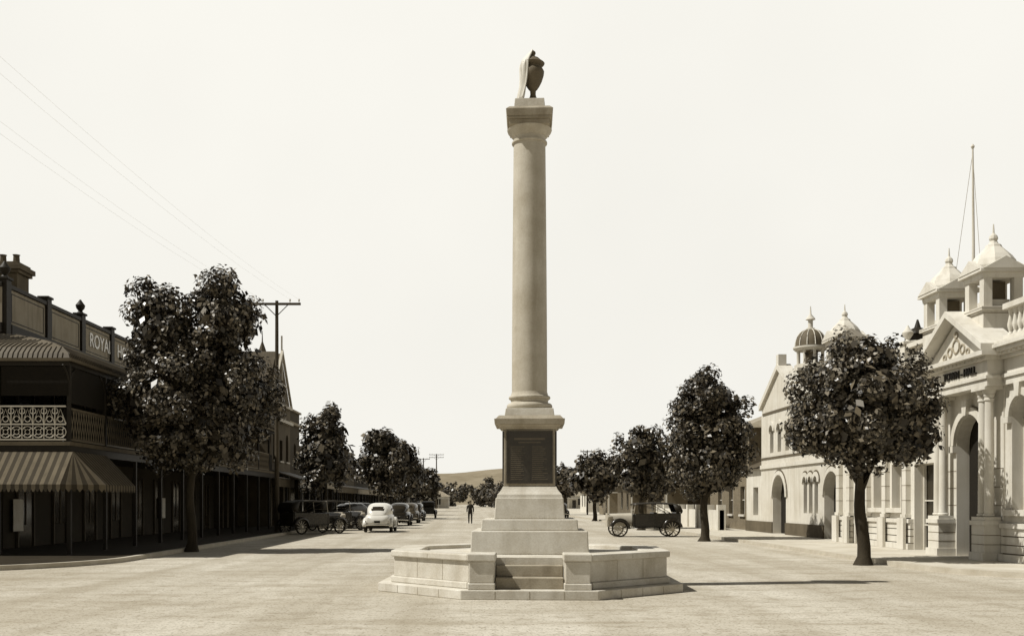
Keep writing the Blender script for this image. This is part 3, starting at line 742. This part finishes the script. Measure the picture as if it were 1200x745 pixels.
for (z0,z1,w) in((4.801,5.0,0.50),(5.0,5.08,0.55),(5.08,5.50,0.48),(5.50,5.60,0.6),(5.60,5.72,0.78)): p.box(a-(w-0.48),b+(w-0.48),-0.4,PW+w-0.02,z0+0.0005,z1)
zc=5.721
p.extr([(a-0.05,zc),(b+0.05,zc),(PC,zc+1.1)],PW-0.1,PW+0.44)
p.extr([(a-0.28,zc),(PC,zc+1.22),(PC,zc+1.40),(a-0.28,zc+0.18)],PW-0.3,PW+0.78)
p.extr([(b+0.28,zc),(PC,zc+1.22),(PC,zc+1.40),(b+0.28,zc+0.18)],PW-0.3,PW+0.78)
for i in range(15):
    u=a+0.1+i*0.235; p.box(u,u+0.1,PW+0.48,PW+0.6,5.52,5.598)
p.done('pediment',M['stucco'],th)
o=MB(F)
for (u,z,r) in((0,6.12,0.2),(-.38,6.0,0.13),(.38,6.0,0.13),(-.7,5.88,0.09),(.7,5.88,0.09),(0,6.44,0.09)):
    o.tube([(PC+u+r*math.cos(k*0.7),PW+0.45,z+r*math.sin(k*0.7)) for k in range(9)],0.03,5,closed=True)
o.done('tympanum_ornament',M['panel'],th)
text('town_hall_lettering','TOWN - HALL',0.30,m4((0,-1,0),(-1,0,0),(TX-PW-0.48,PC-0.25,5.29)),M['darkpaint'],th)
def cupola(c,base=5.9,dw=0.15):
    k=MB(F); cy=dw-0.1
    k.frust(c,cy,base+0.03,6.95,0.56,0.56); k.frust(c,cy,6.951,7.05,0.64,0.64)
    for a in(-1,1):
        for b in(-1,1): k.box(c+a*0.42-0.12,c+a*0.42+0.12,cy+b*0.42-0.12,cy+b*0.42+0.12,7.051,7.85)
    k.box(c-0.3,c+0.3,cy-0.3,cy+0.3,7.051,7.3)
    k.frust(c,cy,7.851,8.0,0.56,0.58); k.frust(c,cy,8.001,8.08,0.68,0.68)
    for dv in(1,-1):
        w0,w1=sorted((cy+dv*0.55,cy+dv*0.70)); k.extr([(c-0.62,8.081),(c+0.62,8.081),(c,8.42)],w0,w1)
    for s2 in(-1,1):
        x0=c+s2*0.55;x1=c+s2*0.70
        k.add([(x0,cy-0.62,8.081),(x0,cy+0.62,8.081),(x0,cy,8.42),(x1,cy-0.62,8.081),(x1,cy+0.62,8.081),(x1,cy,8.42)],[(0,1,2),(3,4,5),(0,1,4,3),(1,2,5,4),(2,0,3,5)])
    k.done('cupola',M['stucco'],th,bevel=0.005)
    k=MB(F)
    k.box(c-0.22,c+0.22,cy-0.22,cy+0.22,7.301,7.8); k.done('cupola_louvre',M['shopwall'],th)
    k=MB(F)
    for z in(6.87,7.0,7.98): k.frust(c,cy,z,z+0.015,0.575 if z<6.9 or z>7.9 else 0.645,0.575 if z<6.9 or z>7.9 else 0.645)
    k.done('cupola_shadow_joints',M['joint'],th)
    k=MB(F); k.lathe(c,cy,[(0.62,8.082),(0.62,8.25),(0.56,8.42),(0.47,8.55),(0.34,8.68),(0.22,8.80),(0.20,8.86),(0.13,8.90),(0.09,8.98),(0.12,9.04),(0.10,9.12),(0.03,9.2),(0.015,9.45)],8,rot=math.pi/8)
    k.done('cupola_roof',M['stucco'],th)
for c in(28.6,31.3,40.2): cupola(c)
rf=MB(); rf.add([(15.1,24.6,5.8),(23,24.6,5.8),(23,40.8,5.8),(15.1,40.8,5.8),(19,28,7.5),(19,37.5,7.5)],[(0,1,4),(1,2,5,4),(2,3,5),(3,0,4,5),(0,3,2,1)]); rf.done('roof',M['iron'],th)
v=MB(); v.lathe(16.4,38.2,[(0.3,6.0),(0.3,7.3),(0.45,7.32),(0.45,7.9),(0.6,7.92),(0.55,8.0),(0.12,8.2),(0.03,8.5)],12); v.done('roof_ventilator',M['darkpaint'],th)
v=MB(); v.lathe(16.4,38.2,[(0.47,7.6),(0.47,7.68)],12); v.lathe(16.4,38.2,[(0.47,7.4),(0.47,7.46)],12); v.done('ventilator_bands',M['stucco'],th)
fp=MB(); fp.tube([(15.0,31,5.8),(15.0,31,9.5),(14.98,31,12.4)],[0.06,0.045,0.025],8); fp.lathe(14.98,31,[(0.04,12.4),(0.06,12.45),(0.02,12.52)],8); fp.done('flagpole',M['stucco2'],th)
fp=MB(); fp.tube([(14.97,31,12.2),(14.8,31.9,8.2)],0.007,4); fp.tube([(14.98,31,12.2),(15.1,30.6,7.6)],0.007,4); fp.done('flagpole_stays',M['panel'],th)
c=MB(); c.box(18,18.8,33,33.8,6.5,8.1); c.box(17.95,18.85,32.95,33.85,8.1,8.25); c.done('chimney',M['stucco'],th)

# ------------------------------------------------------------ arcaded building with dome lantern
RX=14.95; rb=root('arcaded_public_building',19,49)
F=frame(RX,0,(0,1),(-1,0))
w_=MB(F)
ops=[(42.2,44.2,0.13,2.0,True),(45.0,45.5,1.2,2.6,True),(45.75,46.25,1.2,2.6,True),(46.5,47.0,1.2,2.6,True),(49.7,51.9,0.13,1.95,True),(54.6,55.6,1.0,2.5,False)]
w_.wall(41.6,57,-0.5,0,0.13,3.5,ops)
ops2=[(42.6,43.4,4.2,5.2,True),(45.2,45.8,4.2,5.2,True),(46.2,46.8,4.2,5.2,True),(49.2,49.8,4.2,5.3,True),(50.5,51.1,4.2,5.3,True),(51.8,52.4,4.2,5.3,True)]
w_.wall(41.6,54.0,-0.5,-0.003,3.501,6.2,ops2)
w_.extr([(47.7,6.201),(53.9,6.201),(53.9,6.6),(50.8,8.3),(47.7,6.6)],-0.5,-0.003)
w_.box(41.6,57,-9,-0.501,0.13,3.6); w_.box(41.6,54,-9,-0.502,3.601,6.0)
w_.done('walls',M['stucco2'],rb)
gl=MB(F)
for a,b,zb,zs,ar in ops+ops2: gl.box(a-0.02,b+0.02,-0.499,-0.42,zb,zs+(0.5*(b-a) if ar else 0))
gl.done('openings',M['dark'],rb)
t=MB(F)
for a,b,zb,zs,ar in ops+ops2:
    if ar: t.arch((a+b)/2,zs,(b-a)/2+0.01,(b-a)/2+0.2,0.001,0.07)
t.box(41.6,54,0.001,0.08,3.42,3.62); t.box(41.6,47.6,0.001,0.2,6.0,6.2)
for i in range(16): t.box(41.7+i*0.38,41.9+i*0.38,0.001,0.14,5.75,5.95)
for s_ in(-1,1): t.extr([(50.8+s_*3.25,6.5),(50.8,8.28),(50.8,8.55),(50.8+s_*3.25,6.78)],-0.55,0.14)
t.box(50.6,51.0,-0.3,0.1,8.4,9.0)
t.done('trim',M['stucco'],rb)
t=MB(F); t.box(41.6,42.19,0.001,0.06,0.13,0.7); t.box(44.21,49.69,0.001,0.06,0.13,0.7); t.box(51.91,57,0.001,0.06,0.13,0.7)
t.box(41.6,54,0.0,0.03,3.9,4.0); t.box(47.9,53.7,0.0,0.03,6.2,6.32)
for o_ in ops:
    if o_[4]: t.arch((o_[0]+o_[1])/2,o_[3],(o_[1]-o_[0])/2+0.205,(o_[1]-o_[0])/2+0.28,0.001,0.03)
t.done('stone_bands',M['shopwall'],rb)
r=MB(F)
r.add([(47.6,-0.55,6.55),(50.8,-0.55,8.3),(54.0,-0.55,6.55),(47.6,-9,6.55),(50.8,-9,8.3),(54,-9,6.55)],[(0,1,4,3),(1,2,5,4),(0,2,5,3),(3,4,5)])
r.add([(41.5,-0.3,6.21),(47.6,-0.3,6.21),(47.6,-4,7.6),(41.5,-4,7.6),(41.5,-8.5,6.21),(47.6,-8.5,6.21)],[(0,1,2,3),(3,2,5,4),(0,3,4),(1,2,5)])
r.add([(54.0,0.3,3.51),(57.2,0.3,3.51),(57.2,-5,5.6),(54.0,-5,5.6)],[(0,1,2,3)])
r.done('roof',M['roofd'],rb)
dm=MB(); cx,cy=16.5,50.8
dm.frust(cx,cy,6.0,8.1,0.85,0.85); dm.frust(cx,cy,8.101,8.25,0.95,0.95)
dm.lathe(cx,cy,[(0.78,8.251),(0.78,8.5),(0.70,8.52)],8,rot=math.pi/8)
for i in range(8):
    a=i*math.pi/4; dm.lathe(cx+0.62*math.cos(a),cy+0.62*math.sin(a),[(0.09,8.5),(0.07,8.55),(0.07,9.15),(0.1,9.2)],8)
dm.lathe(cx,cy,[(0.74,9.2),(0.84,9.3),(0.84,9.38),(0.72,9.4)],24)
dm.lathe(cx,cy,[(0.22,10.22),(0.22,10.3),(0.12,10.34),(0.12,10.7),(0.24,10.74),(0.2,10.82),(0.05,11.0),(0.02,11.4)],12)
dm.done('lantern_tower',M['stucco2'],rb,smooth=True)
dm=MB(); dm.lathe(cx,cy,[(0.72,9.41)]+[(0.74*math.cos(t*math.pi/2*0.85),9.42+0.82*math.sin(t*math.pi/2*0.95)) for t in [i/8 for i in range(9)]],24); dm.lathe(cx,cy,[(0.36,8.3),(0.36,9.2)],12); dm.done('dome',M['dome'],rb,smooth=True)
dm=MB()
for i in range(12):
    a=i*math.pi/6; dm.tube([(cx+0.76*math.cos(t*math.pi/2*0.85)*math.cos(a),cy+0.76*math.cos(t*math.pi/2*0.85)*math.sin(a),9.42+0.83*math.sin(t*math.pi/2*0.95)) for t in [k/7 for k in range(8)]],0.025,4)
dm.done('dome_ribs',M['stucco'],rb)

hb=root('brick_house',21,62); F=frame(15.2,0,(0,1),(-1,0))
w_=MB(F); ops=[(58.3,59.3,1.0,2.6,False),(61,62,1.0,2.6,False),(63.8,64.8,1.0,2.6,False)]
w_.wall(57.4,67,-0.3,0,0.13,3.4,ops); o2=[(58.3,59.2,4.3,5.4,False),(61,61.9,4.3,5.4,False),(63.8,64.7,4.3,5.4,False)]
w_.wall(57.4,67,-0.3,-0.002,3.401,5.9,o2); w_.box(57.4,67,-9,-0.301,0.13,5.9); w_.done('walls',M['brickd'],hb)
gl=MB(F)
for a,b,zb,zs,_ in ops+o2: gl.box(a,b,-0.29,-0.2,zb,zs)
gl.done('windows',M['glass'],hb)
r=MB(F); r.add([(56.9,0.5,5.85),(67.5,0.5,5.85),(67.5,-9.5,5.85),(56.9,-9.5,5.85),(60.4,-4.2,7.7),(64,-4.2,7.7)],[(0,1,5,4),(1,2,5),(2,3,4,5),(3,0,4),(0,3,2,1)]); r.done('roof',M['iron'],hb)
t=MB(F)
for a,b,zb,zs,_ in ops+o2:
    t.box(a-0.1,b+0.1,0.001,0.1,zb-0.12,zb-0.002); t.box((a+b)/2-0.03,(a+b)/2+0.03,-0.19,-0.12,zb,zs); t.box(a,b,-0.19,-0.13,(zb+zs)/2,(zb+zs)/2+0.05)
t.box(57.4,67,0.001,0.12,3.3,3.5); t.done('sills',M['stucco'],hb)
fw=MB(); fw.box(13.6,13.85,57.6,78,0.126,1.25)
for k in range(8): fw.box(13.5,13.95,57.6+k*2.8,58.0+k*2.8,0.127,1.55)
fw.done('front_wall',M['stucco'])
def house(x,y,w,d,h,rh,wall='stucco2',roof='iron'):
    o=root('cottage',x+w/2,y+d/2); b=MB(); b.box(x,x+w,y,y+d,0,h); b.done('walls',M[wall],o)
    r=MB(); e=0.5; r.add([(x-e,y-e,h),(x+w+e,y-e,h),(x+w+e,y+d+e,h),(x-e,y+d+e,h),(x+w*0.35,y+d/2,h+rh),(x+w*0.65,y+d/2,h+rh)],[(0,1,5,4),(1,2,5),(2,3,4,5),(3,0,4),(0,3,2,1)]); r.done('roof',M[roof],o)
    g=MB()
    for k in(0.2,0.6): g.box(x+w*k,x+w*k+1.0,y-0.04,y-0.01,1,h-0.6)
    for k in(0.2,0.6): g.box(x-0.04,x-0.01,y+d*k,y+d*k+1.0,1,h-0.6)
    g.box(x+w*0.45,x+w*0.45+0.9,y-0.04,y-0.01,0.1,2.2)
    g.done('windows_and_door',M['glass'],o)
    v=MB(); v.box(x-0.4,x+w+0.4,y-2.0,y-0.4,h-0.6,h-0.5)
    for k in range(4): v.box(x-0.3+k*(w+0.4)/3,x-0.2+k*(w+0.4)/3,y-1.95,y-1.85,0,h-0.6)
    v.done('verandah',M['stucco'],o)
house(15,82,9,9,3.6,2.2,'shopwall','roofd'); house(15,100,10,10,3.4,2.0,'shopwall','roofd'); house(16,125,10,10,3.4,2.0,'brickd','roofd'); house(17,160,14,10,3.5,2.4,'stucco'); house(28,235,12,9,3.4,2.2,'stucco'); house(19,250,9,8,3.2,2,'stucco'); house(-32,262,14,9,3.6,2.2,'stucco'); house(-16,280,8,8,3.2,2,'stucco')

# ------------------------------------------------------------ poles & wires
def pole(x,y,h,arm=1.3,arms=1,z0=0.1,r=0.13):
    o=root('utility_pole',x,y,0); p=MB(); p.tube([(x,y,z0),(x,y,h*0.5),(x,y,h)],[r,r*0.85,r*0.65],10)
    for k in range(arms):
        z=h-0.25-k*0.7; p.box(x-arm,x+arm,y-0.15,y-0.05,z,z+0.12); p.tube([(x-0.6,y-0.1,z),(x,y-0.1,z-0.6)],0.025,5); p.tube([(x+0.6,y-0.1,z),(x,y-0.1,z-0.6)],0.025,5)
    p.done('pole_and_crossarm',M['wood'],o)
    q=MB()
    for k in range(arms):
        z=h-0.13-k*0.7
        for d in(-1,-0.6,0.6,1): q.lathe(x+d*arm*0.93,y-0.1,[(0.02,z),(0.02,z+0.08),(0.05,z+0.1),(0.05,z+0.14),(0.04,z+0.2)],8)
    q.done('insulators',M['stucco'],o)
pole(-10.8,55,12.5,1.3); pole(-12.8,4,12.5,1.3,z0=0)
pole(-10.6,262,14,1.9,2,r=0.2)
pole(13.9,130,8.3,0.9,r=0.11); pole(-10.9,205,10.5,1.3,r=0.16)
wr=MB()
for d in(-1.2,-0.75,0.75,1.2):
    A=Vector((-10.8+d,54.9,12.55));B_=Vector((-12.8+d,3.9,12.55))
    wr.tube([A.lerp(B_,t/16)-Vector((0,0,0.8*4*(t/16)*(1-t/16))) for t in range(17)],0.0022,6)
wr.done('overhead_wires',M['wire'])

# ------------------------------------------------------------ vehicles
def loft(mb,st,n=20,e=2.6):
    vs=[];fs=[]
    for (y,w,zb,zt) in st:
        c=(zb+zt)/2;h=(zt-zb)/2
        for i in range(n):
            a=2*math.pi*i/n; ca,sa=math.cos(a),math.sin(a)
            vs.append((w*math.copysign(abs(ca)**(2/e),ca),y,c+h*math.copysign(abs(sa)**(2/e),sa)))
    for j in range(len(st)-1):
        for i in range(n): fs.append((j*n+i,j*n+(i+1)%n,(j+1)*n+(i+1)%n,(j+1)*n+i))
    fs.append(tuple(range(n))); fs.append(tuple(range((len(st)-1)*n,len(st)*n)))
    mb.add(vs,fs)
def interp(st,m):
    ys=[s[0] for s in st]; out=[]
    for k in range(m+1):
        y=ys[0]+(ys[-1]-ys[0])*k/m
        out.append((y,)+tuple(float(np.interp(y,ys,[s[c] for s in st])) for c in(1,2,3)))
    return out
def wheels(o,R,tw,xs_,ys_,spoke=False):
    t=MB();h=MB()
    for x in xs_:
        for y in ys_:
            if spoke: t.lathe(y,R,[(R-0.07,x-tw/2),(R-0.02,x-tw/2),(R,x),(R-0.02,x+tw/2),(R-0.07,x+tw/2),(R-0.07,x-tw/2)],28,ax='x',cap=False)
            else: t.lathe(y,R,[(R-0.12,x-tw/2),(R-0.03,x-tw/2),(R,x-tw*0.3),(R,x+tw*0.3),(R-0.03,x+tw/2),(R-0.12,x+tw/2)],24,ax='x')
            if spoke:
                h.lathe(y,R,[(0.07,x-0.09),(0.07,x+0.09)],12,ax='x')
                for k in range(12):
                    a=k*math.pi/6; h.tube([(x,y+0.05*math.cos(a),R+0.05*math.sin(a)),(x,y+(R-0.06)*math.cos(a),R+(R-0.06)*math.sin(a))],0.02,5)
            else:
                s_=math.copysign(1,x); h.lathe(y,R,[(R-0.125,x+s_*tw*0.42),(R-0.17,x+s_*tw*0.35),(0.13,x+s_*tw*0.45),(0.1,x+s_*tw*0.55),(0.02,x+s_*tw*0.6)],20,ax='x')
    t.done('tyres',M['rubber'],o,smooth=True,world=False); h.done('wheel_hubs',M['hub'],o,smooth=True,world=False)
def fender(mb,yc,zc,R,x0,x1,a0,a1,flare=1.0):
    n=14;m=6;vs=[];fs=[]
    for i in range(n+1):
        a=math.radians(a0+(a1-a0)*i/n)
        for j in range(m+1):
            u=j/m; cr=math.sin(math.pi*u); x=x0+(x1-x0)*u
            rr=R-0.10+0.12*max(cr,0)**0.5
            vs.append((x,yc+rr*math.cos(a)*flare,zc+rr*math.sin(a)))
    for i in range(n):
        for j in range(m): fs.append((i*(m+1)+j,i*(m+1)+j+1,(i+1)*(m+1)+j+1,(i+1)*(m+1)+j))
    mb.add(vs,fs)
def sedan(name,x,y,rz,paint):
    o=root(name,x,y,0.004,rz)
    b=MB()
    loft(b,interp([(-2.12,.30,.50,.72),(-2.02,.58,.42,.92),(-1.8,.68,.38,1.04),(-1.3,.76,.34,1.1),(-.5,.80,.32,1.12),(.3,.78,.32,1.12),(.8,.62,.34,1.12),(1.3,.48,.38,1.1),(1.8,.38,.42,1.05),(2.0,.33,.45,1.0),(2.06,.25,.5,.92)],40),24,3.0)
    b.done('body',paint,o,smooth=True,world=False)
    c=MB(); loft(c,interp([(-1.98,.30,.75,.95),(-1.8,.50,.75,1.22),(-1.5,.60,.75,1.45),(-1.1,.66,.75,1.59),(-.6,.69,.75,1.66),(0,.69,.75,1.66),(.3,.67,.75,1.60),(.5,.65,.75,1.45),(.72,.62,.75,1.14)],44),32,3.0)
    ob=c.done('cabin',paint,o,smooth=True,world=False); me=ob.data; me.materials.append(M['glass'])
    for p in me.polygons:
        q=p.center; n=p.normal
        if 1.17<q.z<1.46:
            side=abs(n.x)>0.6 and (-0.95<q.y<-0.35 or -0.25<q.y<0.35)
            rear=n.y<-0.35 and 0.05<abs(q.x)<0.34 and q.z>1.22 and q.z<1.44
            front=n.y>0.5 and abs(q.x)<0.5
            if side or rear or front: p.material_index=1
    f=MB()
    for s_ in(-1,1):
        a,b2=sorted((s_*0.56,s_*0.86))
        fender(f,-1.35,0.36,0.46,a,b2,-5,185,flare=1.2); fender(f,1.35,0.36,0.46,a,b2,-5,185,flare=1.15)
        f.box(min(s_*.70,s_*.86),max(s_*.70,s_*.86),-0.85,0.85,0.28,0.34)
    fo=f.done('mudguards',paint,o,smooth=True,world=False); so_=fo.modifiers.new('s','SOLIDIFY'); so_.thickness=0.03
    wheels(o,0.35,0.16,(-0.72,0.72),(-1.35,1.35))
    c=MB(); c.tube([(-.75,-2.2,.42),(-.4,-2.27,.44),(.4,-2.27,.44),(.75,-2.2,.42)],0.045,8); c.tube([(-.75,2.18,.42),(-.4,2.26,.44),(.4,2.26,.44),(.75,2.18,.42)],0.045,8)
    for s_ in(-1,1):
        c.tube([(s_*.4,-2.25,.44),(s_*.4,-2.0,.44)],0.02,6); c.tube([(s_*.4,2.24,.44),(s_*.4,2.0,.44)],0.02,6)
        c.tube([(s_*.5,1.62,.86),(s_*.5,1.75,.86),(s_*.5,1.9,.86)],[0.05,0.1,0.11],12); c.tube([(s_*.66,-1.93,.62),(s_*.66,-1.99,.62)],0.045,8)
    c.box(-0.17,0.17,-2.15,-2.10,0.66,0.68)
    c.done('bumpers_and_lamps',M['chrome'],o,smooth=True,world=False)
    c=MB(); c.box(-0.16,0.16,-2.16,-2.14,0.54,0.655); c.box(-0.75,0.75,-1.9,1.9,0.26,0.40); c.done('number_plate_and_chassis',M['dark'],o,world=False)
    g=MB()
    for k in range(9): g.box(-0.2+k*0.05-0.008,-0.2+k*0.05+0.008,2.04,2.075,0.5,0.92)
    g.done('grille',M['chrome'],o,world=False)
    return o
def tourer(name,x,y,rz,paint,hood=True,hat=1.78,bonnet=None):
    o=root(name,x,y,0.004,rz); b=MB()
    loft(b,interp([(.67,.50,.52,1.16),(1.0,.44,.52,1.15),(1.7,.35,.54,1.13),(1.78,.33,.55,1.11)],8),20,4)
    b.done('bonnet',bonnet or paint,o,smooth=True,world=False)
    b=MB()
    for s_ in(-1,1):
        x0,x1=sorted((s_*.60,s_*.66)); b.add([(x0,-1.65,.5),(x1,-1.65,.5),(x1,.55,.5),(x0,.55,.5),(x0,-1.65,1.16),(x1,-1.65,1.16),(x1,.55,1.1),(x0,.55,1.1)],[(0,3,2,1),(4,5,6,7),(0,1,5,4),(1,2,6,5),(2,3,7,6),(3,0,4,7)])
    b.box(-.6,.6,-1.70,-1.62,.5,1.18); b.box(-.66,.66,.56,.66,.5,1.12); b.box(-.64,.64,-1.65,.56,.45,.52)
    b.done('body',paint,o,smooth=True,bevel=0.02,world=False)
    s=MB()
    for yc in(-1.35,-.25): s.box(-.57,.57,yc-.25,yc+.3,.53,.82); s.box(-.57,.57,yc-.3,yc-.12,.82,1.2)
    s.done('seats',M['greycar'],o,bevel=0.04,world=False)
    f=MB()
    for s_ in(-1,1):
        a,b2=sorted((s_*0.62,s_*0.86)); fender(f,-1.25,0.40,0.50,a,b2,0,170); fender(f,1.3,0.40,0.50,a,b2,15,180)
        f.add([(a,.78,.42),(b2,.78,.42),(b2,-.72,.38),(a,-.72,.38)],[(0,1,2,3)])
    fo=f.done('mudguards',paint,o,smooth=True,world=False); so_=fo.modifiers.new('s','SOLIDIFY'); so_.thickness=0.02
    wheels(o,0.40,0.10,(-0.72,0.72),(-1.25,1.3),spoke=True)
    c=MB(); c.box(-.34,.34,1.78,1.86,.5,1.15)
    for s_ in(-1,1):
        c.tube([(s_*.45,1.6,.95),(s_*.45,1.7,.95),(s_*.45,1.85,.95)],[0.05,0.11,0.12],12); c.tube([(s_*.45,1.7,.95),(s_*.45,1.7,.6)],0.02,5)
        c.tube([(s_*.58,.6,1.1),(s_*.58,.52,hat-0.05)],0.018,6)
    c.tube([(-.58,.56,1.32),(.58,.56,1.32)],0.014,5); c.tube([(-.58,.52,hat-.06),(.58,.52,hat-.06)],0.018,5)
    c.done('radiator_lamps_windscreen',M['hub'],o,smooth=True,world=False)
    if hood:
        h=MB(); vs=[];fs=[]
        prof=[(.62,hat-.04),(.4,hat),(-.5,hat+.04),(-1.3,hat),(-1.68,hat-.10),(-1.78,hat-.35),(-1.72,1.2)]
        for y_,z in prof:
            for u in range(7):
                t=u/6*2-1; vs.append((t*.66,y_,z-.07*t**4))
        for j in range(len(prof)-1):
            for u in range(6): fs.append((j*7+u,j*7+u+1,(j+1)*7+u+1,(j+1)*7+u))
        h.add(vs,fs)
        for s_ in(-1,1):
            h.add([(s_*.665,-1.3,hat-.07),(s_*.665,-1.66,hat-.16),(s_*.665,-1.77,hat-.36),(s_*.665,-1.70,1.2),(s_*.665,-1.45,1.2)],[(0,1,2,3,4)])
            h.tube([(s_*.66,-1.2,1.15),(s_*.66,-.4,hat-.03)],.014,5); h.tube([(s_*.66,-1.2,1.15),(s_*.66,.3,hat-.06)],.012,5)
        ho_=h.done('folding_hood',M['darkpaint'],o,smooth=True,world=False); so_=ho_.modifiers.new('s','SOLIDIFY'); so_.thickness=0.02
    return o
sedan('parked_car',-5.6,59.0,0.0,M['whitecar'])
sedan('parked_car',-5.7,75,0.0,M['blackcar']); sedan('parked_car',-5.6,84,0.0,M['greycar']); sedan('parked_car',-5.7,94,0,M['blackcar'])
tourer('vintage_touring_car',-5.2,108,0.0,M['blackcar'])
tourer('vintage_touring_car',-8.9,55,-0.75,M['blackcar']); tourer('vintage_touring_car',-8.5,61.5,-0.7,M['blackcar'])
sedan('parked_car',-8.0,67,-0.6,M['blackcar']); sedan('parked_car',-8.6,78,-0.6,M['blackcar'])
tourer('vintage_touring_car',8.2,50.5,math.pi/2,M['blackcar'],True,1.66,bonnet=M['palecar'])
sedan('parked_car',9.0,112,0,M['blackcar'])
# ------------------------------------------------------------ man walking
def skin(name,verts,edges,rad,m,parent,rootv=0,sub=2):
    me=bpy.data.meshes.new(name); me.from_pydata(verts,edges,[]); me.materials.append(m)
    ob=bpy.data.objects.new(name,me); COL.objects.link(ob); ob.parent=parent
    bm=bmesh.new(); bm.from_mesh(me); ly=bm.verts.layers.skin.verify(); bm.verts.ensure_lookup_table()
    for v,r in zip(bm.verts,rad): v[ly].radius=(r,r) if not hasattr(r,'__len__') else r
    bm.verts[rootv][ly].use_root=True; bm.to_mesh(me); bm.free()
    ob.modifiers.new('skin','SKIN'); s_=ob.modifiers.new('sub','SUBSURF'); s_.levels=sub; s_.render_levels=sub
    return ob
man=root('walking_man',-0.6,80,0.004,0)
V=[(0,0,.93),(0,0,1.12),(0,.0,1.32),(0,0,1.45),(0,-.01,1.52),
   (.10,0,.88),(.11,-.14,.50),(.11,-.08,.10),(.11,-.20,.05),
   (-.10,0,.88),(-.11,.08,.50),(-.11,.30,.14),(-.11,.24,.04),
   (.19,0,1.41),(.25,.10,1.14),(.25,.06,.90),
   (-.19,0,1.41),(-.25,-.08,1.14),(-.25,-.20,.92)]
E=[(0,1),(1,2),(2,3),(3,4),(0,5),(5,6),(6,7),(7,8),(0,9),(9,10),(10,11),(11,12),(3,13),(13,14),(14,15),(3,16),(16,17),(17,18)]
R=[(.17,.13),(.16,.12),(.18,.13),(.10,.09),(.06,.06),.10,.07,.055,.045,.10,.07,.055,.045,.075,.055,.045,.075,.055,.045]
skin('clothed_body',V,E,R,M['darkpaint'],man)
hd=MB(); hd.lathe(0,-.02,[(0.045,1.47),(0.05,1.53),(0.075,1.57),(0.085,1.63),(0.09,1.69),(0.075,1.74),(0.04,1.77)],16); hd.add([(-.012,-.10,1.66),(.012,-.10,1.66),(.016,-.10,1.62),(-.016,-.10,1.62),(0,-.13,1.625)],[(0,1,4),(1,2,4),(2,3,4),(3,0,4)])
for s_ in(-1,1): hd.box(min(s_*.085,s_*.1),max(s_*.085,s_*.1),-.03,.0,1.61,1.67)
hd.done('head',M['skin'],man,smooth=True,world=False)
fc=MB()
for s_ in(-.035,.035): fc.box(s_-.012,s_+.012,-.112,-.10,1.655,1.668)
fc.box(-.025,.025,-.108,-.09,1.585,1.592); fc.done('eyes_and_mouth',M['dark'],man,world=False)
ht=MB(); ht.lathe(0,-.02,[(0.16,1.715),(0.165,1.725),(0.10,1.735),(0.095,1.80),(0.07,1.84),(0.03,1.83)],20); ht.done('felt_hat',M['shopwall'],man,smooth=True,world=False)
for sx,base,d in((1,Vector((.25,.05,.87)),Vector((0,-.02,-1))),(-1,Vector((-.25,-.22,.89)),Vector((0,-.25,-1)))):
    d.normalize(); vs=[tuple(base),tuple(base+d*.08)];es=[(0,1)];rd=[.025,(.022,.038)]
    for k,(o_,l) in enumerate(((-.03,.065),(-.01,.08),(.01,.075),(.03,.06))):
        p=base+d*.08+Vector((0,o_,0)); i=len(vs); vs+=[tuple(p),tuple(p+d*l*.6),tuple(p+d*l+Vector((-sx*.015,0,0)))]; es+=[(1,i),(i,i+1),(i+1,i+2)]; rd+=[.009,.008,.007]
    i=len(vs); p=base+d*.03+Vector((0,-.035,0)); vs+=[tuple(p),tuple(p+d*.05+Vector((0,-.02,0)))]; es+=[(0,i),(i,i+1)]; rd+=[.01,.009]
    skin('hand',vs,es,rd,M['skin'],man,sub=1)
